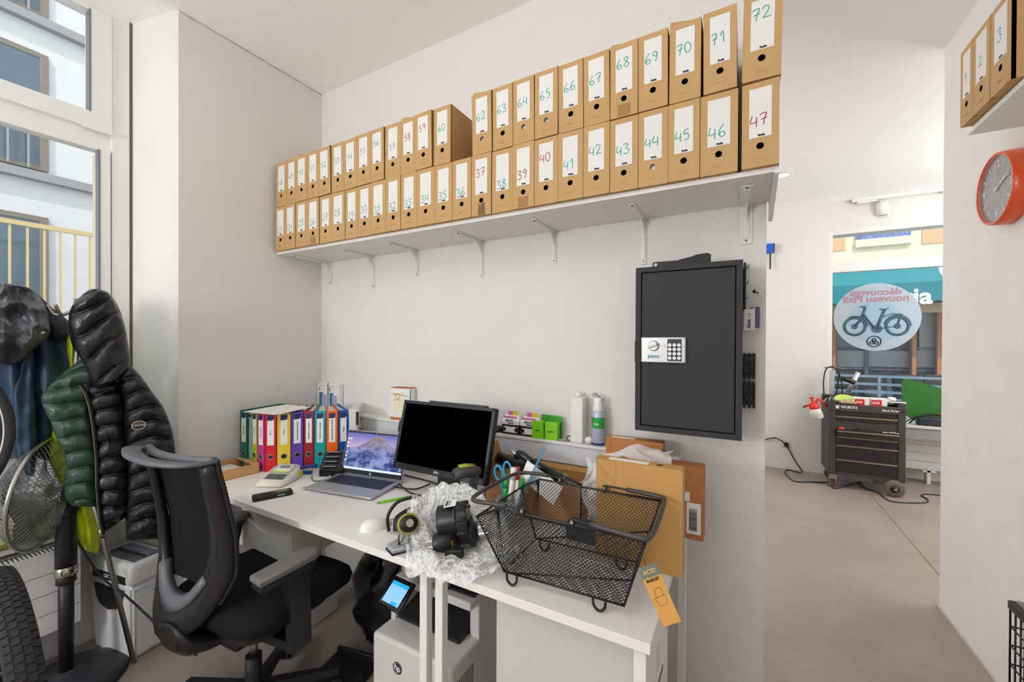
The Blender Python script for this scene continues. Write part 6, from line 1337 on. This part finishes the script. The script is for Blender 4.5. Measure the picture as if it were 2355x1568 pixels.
# cables, outlet on the far panel wall
so = oy(1805, 1020, 5.6); t = thing('wall_outlet', 'white outlet with a black plug low on the far wall', 'outlet', (so.x, 5.6, so.z)); obj('plate', B().box(-.045, .045, -.008, 0, -.04, .04, .003), CRM, t); obj('plug', B().cyl(.024, .008, .035, 20, T(.012, 0, -.005) @ RX(90)), BLACK, t)
def path(pts): return smooth_path(pts, 8)
tag(obj('cable', B().tube(path([oy(1757, 1011, 5.585), oy(1785, 1007, 5.58), oy(1806, 1020, 5.56)]), .006, 6), BLACK), 'black cable running along the far wall from the left to the outlet', 'cable')
tag(obj('cable', B().tube(path([oy(1810, 1025, 5.56), oy(1830, 1062, 5.57), oz(1845, 1083, .006), oz(1836, 1086, .006), oz(1812, 1080, .006), oz(1806, 1088, .006), oz(1826, 1106, .006), oz(1860, 1108, .006), oz(1905, 1109, .006)]), .006, 6), BLACK), 'black cable from the far outlet down across the floor to the trolley', 'cable')
tag(obj('cable', B().tube(path([oz(1912, 1117, .006), oz(1925, 1123, .006), oz(1975, 1108, .006), oz(1990, 1122, .006), oz(2020, 1133, .006), oz(2045, 1151, .006), oz(2090, 1156, .006), oz(2130, 1155, .006), oz(2133, 1148, .006), oz(2120, 1140, .006), oz(2130, 1136, .006), oz(2172, 1140, .006)]), .006, 6), DARK), 'dark cable winding over the floor from under the trolley to the right', 'cable')
# bench below the shop window and things on it
zb1 = .625; BG = M('bench_grey', (150, 148, 148), .5)
bn = thing('window_bench', 'grey bench board below the shop window, right of the trolley', 'bench', (1.30, 5.46, 0)); obj('top', B().box(.06, 2.4, -.02, .42, zb1-.025, zb1, .003), M('bench_light', (206, 204, 200), .5), bn); obj('apron', B().box(.06, 2.4, -.005, .02, zb1-.13, zb1-.025), BG, bn); obj('leg', B().box(1.9, 1.95, .05, .1, 0, zb1-.03), BG, bn)
rd2 = thing('radiator', 'white radiator under the grey bench at the shop window', 'radiator', (1.36, 5.74, 0)); b = B()
for k in range(4): b.box(0, 1.6, -.012, 0, .14+.085*k, .222+.085*k, .002)
b.box(0, 1.6, 0, .08, .14, .48); obj('panel', b, RW, rd2); obj('foot', B().box(.30, .33, -.03, .05, .0, .16, .003).box(.27, .37, -.03, .0, .12, .14), WMET, rd2)
GP = M('green_board', (44, 108, 34), .55, var=.1, vscale=2)
pts = [oy(u, v, 5.66) for u, v in [(2075, 948), (2074, 885), (2078, 873), (2086, 871), (2115, 878), (2180, 897), (2180, 972), (2120, 972), (2100, 966)]]
gb = B(); gb.prism([(p.x, p.z) for p in pts], 5.655, 5.672, Matrix(((1, 0, 0, 0), (0, 0, 1, 0), (0, 1, 0, 0), (0, 0, 0, 1)))); tag(obj('green_board', gb, GP), 'green slanted board standing on the bench by the shop window', 'board')
bx = on(2130, 5.52); t = thing('charger_bag', 'black oblong bag with cables lying on the grey bench', 'bag', (bx+.05, 5.52, zb1)); obj('case', B().box(-.12, .16, -.04, .05, 0, .085, .02, seg=3), M('bag_black', (42, 44, 52), .5), t); obj('strap', B().tube(smooth_path([(-.17, 0, .01), (-.13, -.03, .07), (-.02, -.03, .12), (.1, -.02, .10), (.18, 0, .12)], 6), .007, 6), BLACK, t); obj('strap', B().tube(smooth_path([(-.20, 0, .02), (-.12, -.035, .09), (.02, -.02, .105), (.16, -.03, .095)], 6), .005, 6), BLACK, t); obj('white_tag', B().box(.055, .085, -.0412, -.04, .02, .06), PAPER, t)
# blue hook on the far wall, ceiling lights
bl = oy(1771, 573, 5.6); t = thing('blue_hook', 'blue wall hook with a black key at the edge of the far wall', 'hook', (bl.x, 5.6, bl.z)); obj('bar', B().box(-.09, .03, -.08, 0, -.05, .05, .004), M('hook_blue', (36, 96, 200), .4), t); obj('end_cap', B().box(.03, .04, -.08, 0, -.05, .05, .003), DARK, t); obj('hanging_key', B().box(-.008, .008, -.06, -.05, -.24, -.05, .002), DARK, t)
p = oz(1799, 402, ZC); t = thing('recessed_downlight', 'round recessed ceiling light past the free end of the shelf', 'ceiling light', (p.x, p.y, ZC)); obj('trim_ring', B().lathe([(.085, -.0), (.088, -.006), (.066, -.012), (.062, -.002)], 40, cap=False), WMET, t); obj('reflector', B().lathe([(.062, -.003), (.061, -.0015)], 36), M('lamp_glow', (255, 250, 240), .4, emit=1.2), t)
p0, p1 = oz(1952, 468, ZC), oz(2172, 440, ZC); yy = min(p0.y, 5.84)
t = thing('track_light', 'white ceiling track with spot lamps before the shop window', 'track light', (p0.x, yy, ZC)); obj('rail', B().box(0, 1.9, -.018, .018, -.035, 0, .002), WMET, t)
for k, (u, uw) in enumerate(((2025, 470), (2230, 440))):
    x = oy(u, 480, yy).x-p0.x
    ad = obj('adapter', B().box(x-.20, x-.02, -.016, .016, -.055, -.035, .003), WMET, t); obj('stem', B().cyl(.008, -.08, -.035, 12, T(x, 0, 0)), WMET, ad)
    sp_ = obj('spot_can', B().lathe([(.042, -.0), (.05, -.02), (.05, -.14), (.044, -.142), (.042, -.10)], 28, T(x+.01, 0, -.068) @ RX(8) @ RY(-6), cap=True), WMET, t); obj('spot_face', B().cyl(.043, -.1435, -.1415, 28, T(x+.01, 0, -.068) @ RX(8) @ RY(-6)), M('spot_dark', (66, 64, 62), .3), sp_)
# round sticker on the shop window
c = oy(2014, 729, YF); rad = (oy(2115, 729, YF).x-oy(1913, 729, YF).x)/2
t = thing('window_sticker', 'round white sticker with a city bike picture on the shop window', 'sticker', (c.x, YF-.002, c.z)); STK = M('sticker_film', (170, 184, 196), .5, alpha=.9); bs = B(); bs.cyl(rad, 0, .004, 72, RX(90)); obj('film', bs, STK, t)
fl2 = obj('inner_disc', B().cyl(rad*.62, .0045, .0055, 60, T(.0, 0, -.05) @ RX(90)), M('sticker_blue', (148, 172, 190), .5), t)
BKC = M('bike_print', (58, 92, 106), .5); s_ = rad/101.0/1.0
def bpx(u, v): return ((u-2014)*s_*.985, -.007, -(v-729)*s_*1.30)
def pr(nm, pts, r_, closed=False): return obj(nm, B().tube([bpx(*q) for q in pts], r_, 6, closed=closed, flat=.4), BKC, fl2)
for cu_ in (1964, 2063):
    pr('printed_tyre', [(cu_+25*math.cos(2*PI*k/40), 750+20*math.sin(2*PI*k/40)) for k in range(40)], .014, True); pr('printed_hub', [(cu_+5*math.cos(2*PI*k/16), 750+4*math.sin(2*PI*k/16)) for k in range(16)], .011, True)
pr('printed_frame', [(1989, 707), (1978, 735), (1964, 750)], .013); pr('printed_frame', [(1984, 722), (2010, 754)], .024); pr('printed_frame', [(2014, 756), (2063, 750)], .012); pr('printed_frame', [(2016, 755), (2034, 712)], .014); pr('printed_saddle', [(2022, 711), (2034, 712), (2044, 709)], .013); pr('printed_bars', [(1978, 703), (1986, 706), (1992, 702)], .014); pr('printed_rack', [(2030, 729), (2050, 722), (2075, 724)], .010); pr('printed_rack', [(2072, 724), (2064, 744)], .009)
pr('printed_mudguard', [(2063-29*math.cos(a_), 750-24*math.sin(a_)) for a_ in [PI*(.05+.95*k/16) for k in range(17)]], .010); pr('printed_mudguard', [(1964-29*math.cos(a_), 750-24*math.sin(a_)) for a_ in [PI*(.35+.65*k/12) for k in range(13)]], .010); obj('printed_motor', B().cyl(.045, 0, .004, 20, T(*bpx(2016, 756)) @ RX(90)), BKC, fl2)
lc = bpx(2010, 785); obj('emblem_ring', B().tube([(lc[0]+16*s_*math.cos(2*PI*k/40), -.007, lc[2]+16*s_*math.sin(2*PI*k/40)) for k in range(40)], .005, 5, closed=True), INK, fl2)
for dx, dz_ in ((0, 5), (-5.5, -4), (5.5, -4)): obj('emblem_circle', B().tube([(lc[0]+(dx+4.2*math.cos(2*PI*k/20))*s_, -.007, lc[2]+(dz_+4.2*math.sin(2*PI*k/20))*s_) for k in range(20)], .005, 5, closed=True), INK, fl2)
PK = M('sticker_pink', (168, 120, 130), .5)
for tx, v in (('découvrez', 672), ('nouveau Pixii', 687)):
    q = bpx(2012, v); o_ = text('lettering', tx, .105, PK, t, (q[0], -.006, q[2]), None, .002); o_.scale = (-1, 1, 1)
# ================================================================== STREET BEYOND THE SHOP WINDOW
YS = 11.0; CREAM = M('render_cream', (232, 222, 196), .9); PEACH = M('render_peach', (226, 178, 140), .9); TEALA = M('awning_teal', (10, 128, 142), .8, var=.06, vscale=3); WOODP = M('wood_post', (186, 130, 90), .7, var=.1, vscale=20); SLATE = M('shopfront_slate', (92, 104, 122), .5); PGL = M('shop_panel_grey', (150, 156, 164), .4)
struct('street_ground', B().box(-3, 14, 6.15, 24, -.16, -.02), M('street_grey', (120, 120, 122), .85, var=.1, vscale=4))
cb = thing('cafe_building', 'cream street building with peach panels and slate shop front across the street', 'building', (2.6, YS, 0))
def bx_(u0, u1, v0, v1, y, th=.05):
    a_, c_ = oy(u0, v0, y), oy(u1, v1, y); return (a_.x-2.6, c_.x-2.6, y-YS, y-YS+th, c_.z, a_.z)
aw_top = oy(1912, 630, YS-.7).z
b = B(); b.box(-4.0, 6.0, .0, .3, aw_top-.4, 9.0); obj('upper_wall', b, CREAM, cb)
for r in ((1880, 1944, 470, 575), (2122, 2230, 450, 552)): obj('peach_panel', B().box(*bx_(*r, YS-.02, .03)), PEACH, cb)
obj('moulding', B().box(*bx_(1968, 2098, 552, 558, YS-.08, .1)).box(*bx_(1880, 2240, 592, 595, YS-.05, .08)), CREAM, cb)
obj('tiled_panel', B().box(*bx_(1970, 2095, 500, 545, YS-.06, .08)), M('blue_tile', (112, 136, 190), .5, var=.5, vscale=14), cb)
obj('shop_front', B().box(-4, 6, .1, .25, -.1, aw_top), M('glass_front', (112, 122, 136), .25), cb)
for u0, u1 in ((1914, 1923), (1990, 1996), (2093, 2098), (2153, 2160)): obj('front_post', B().box(*bx_(u0, u1, 715, 985, YS-.05, .12)), SLATE, cb)
obj('front_rail', B().box(*bx_(1890, 2240, 797, 803, YS-.02, .1)).box(*bx_(1890, 2240, 847, 853, YS-.02, .1)), SLATE, cb)
for u0, u1 in ((1925, 1989), (1998, 2092), (2100, 2152)): obj('front_panel', B().box(*bx_(u0, u1, 806, 845, YS-.0, .06)), PGL, cb)
obj('wood_fascia', B().box(*bx_(1890, 2240, 704, 716, YS-.25, .1)), M('wood_light', (226, 196, 160), .7), cb)
for u0, u1, v1 in ((2099, 2106, 860), (2157, 2167, 800), (1916, 1921, 800)): obj('wood_post', B().box(*bx_(u0, u1, 712, v1+130, YS-.22, .1)), WOODP, cb)
obj('door_panel', B().box(*bx_(2115, 2154, 716, 806, YS+.02, .05)), M('door_grey', (170, 172, 176), .4), cb)
aw = thing('awning', 'teal awning with white lettering over the cafe front across the street', 'awning', (2.6, YS, 0))
a0, a1 = oy(1890, 626, YS-.5), oy(1890, 668, YS-1.0); x0, x1 = -4.0, 6.0
b = B(); zt_, zm_, zb_ = oy(1912, 629, YS-.3).z, oy(1912, 662, YS-1.0).z, oy(1912, 702, YS-1.0).z
b._add([(x0, -.1, zt_), (x1, -.1, zt_), (x1, -1.0, zm_), (x0, -1.0, zm_), (x0, -.1, zt_+.03), (x1, -.1, zt_+.03), (x1, -1.03, zm_+.03), (x0, -1.03, zm_+.03)], [(0, 1, 2, 3), (4, 5, 6, 7), (0, 1, 5, 4), (2, 3, 7, 6)]); obj('slope', b, TEALA, aw)
b = B(); n_ = 120; b._add([(x0+(x1-x0)*i/n_, -1.03, zm_+.03) for i in range(n_+1)]+[(x0+(x1-x0)*i/n_, -1.03, zb_+(.03 if i % 2 else 0)) for i in range(n_+1)], [(i, i+1, n_+2+i, n_+1+i) for i in range(n_)]); b.box(x0, x1, -1.034, -1.03, zb_+.03, zm_+.03); obj('valance', b, TEALA, aw)
q = oy(2106, 683, YS-1.0); text('lettering', 'ria', .40, PAPER, aw, (q.x-2.6, -1.04, q.z), None, .012)
TM = M('terrace_metal', (128, 150, 176), .4, .4)
tr = thing('terrace_railing', 'blue-grey railing of the cafe terrace in the street', 'railing', (2.6, 9.0, 0))
for v in (866, 884, 902, 918): z_ = oy(2030, v, 9.0).z; obj('rail', B().box(-3, 5, -.015, .015, z_-.02, z_+.02), TM, tr)
for k in range(7): obj('post', B().box(-2.6+1.0*k, -2.56+1.0*k, -.02, .02, -.02, oy(2030, 866, 9.0).z), TM, tr)
for k, u in enumerate((1945, 2018, 2092, 2168)):
    x = oy(u, 870, 10.0).x; zk = oy(u, 858, 10.0).z
    t = thing('cafe_chair', 'dark cafe terrace chair behind the blue-grey railing', 'chair', (x, 10.0, -.02), 0, 'cafe terrace chairs'); obj('back', B().box(-.19, .19, .2, .24, zk-.30, zk-.02, .02), DARK, t); obj('seat', B().box(-.18, .18, -.2, .22, .42, .47, .01), DARK, t)
    for lx, ly in ((-.16, -.17), (.16, -.17), (-.16, .2), (.16, .2)): obj('leg', B().box(lx-.015, lx+.015, ly-.015, ly+.015, 0, .42 if ly < 0 else zk-.02), DARK, t)
# ================================================================== HOUSE ACROSS, SEEN THROUGH THE LEFT WINDOW
XB = -9.0; FAC = M('facade_white', (212, 214, 216), .9, var=.03, vscale=2); LED = M('facade_ledge', (150, 152, 154), .7); WFR = M('window_bronze', (126, 120, 108), .5); WGL = M('far_window_glass', (92, 110, 124), .12, spec=.6, var=.25, vscale=1.2); TANR = M('tan_metal', (206, 184, 136), .5)
struct('street_ground_left', B().box(-14, -3.2, -8, 6.1, -.3, -.1), MATS['street_grey'])
hb = thing('apartment_house', 'white apartment house with bronze windows seen through the left window', 'building', (XB, 0, 0))
obj('facade', B().box(-.4, 0, -6, 9, -.3, 12), FAC, hb)
def fx(u, v, off=0.): p = ox(u, v, XB+off); return p.y, p.z
for (vl, ) in ((13,), (388,)):
    z_ = fx(0, vl)[1]; obj('string_ledge', B().box(0, .12, -6, 9, z_-.06, z_+.06), LED, hb)
for k, (vt, vb_, bars) in enumerate(((-140, 20, True), (112, 215, False), (285, 392, True), (482, 720, False))):
    y1 = fx(110, (vt+vb_)/2)[0]; z1 = fx(108, vt+(20 if k else 0))[1]; z0 = fx(2, vb_-20)[1]
    if k == 3: z0 = z1-2.6
    fr_ = obj('window_frame', B().box(-.02, .05, y1-.09, y1, z0, z1, .01).box(-.02, .05, y1-2.2, y1-.09, z1-.07, z1).box(-.02, .05, y1-2.2, y1-.09, z0, z0+.06), WFR, hb); obj('pane', B().box(.02, .04, y1-2.2, y1-.09, z0, z1-.06), WGL, fr_)
    if bars:
        b = B()
        for j in range(9): b.box(.08, .10, y1-.22-.19*j, y1-.198-.19*j, z0, z1-.02)
        obj('bar', b, M('bar_grey', (150, 152, 156), .5), fr_, kind='stuff')
bl_ = thing('balcony_railing', 'tan metal balcony railing in front of the white house', 'railing', (XB+.9, 0, 0))
yk, zk = ox(210, 540, XB+.9).y, ox(210, 540, XB+.9).z
obj('top_rail', B().box(-.02, .02, -5.5, yk+.4, zk-.03, zk+.03), TANR, bl_)
for u in (207, 173, 139, 102, 63, 22, -24, -75): y_ = ox(u, 560, XB+.9).y; obj('baluster', B().box(-.008, .008, y_-.012, y_+.012, zk-2.4, zk-.04), TANR, bl_)
obj('slab', B().box(-.76, .1, -5.5, yk+.4, zk-2.6, zk-2.4), LED, bl_)
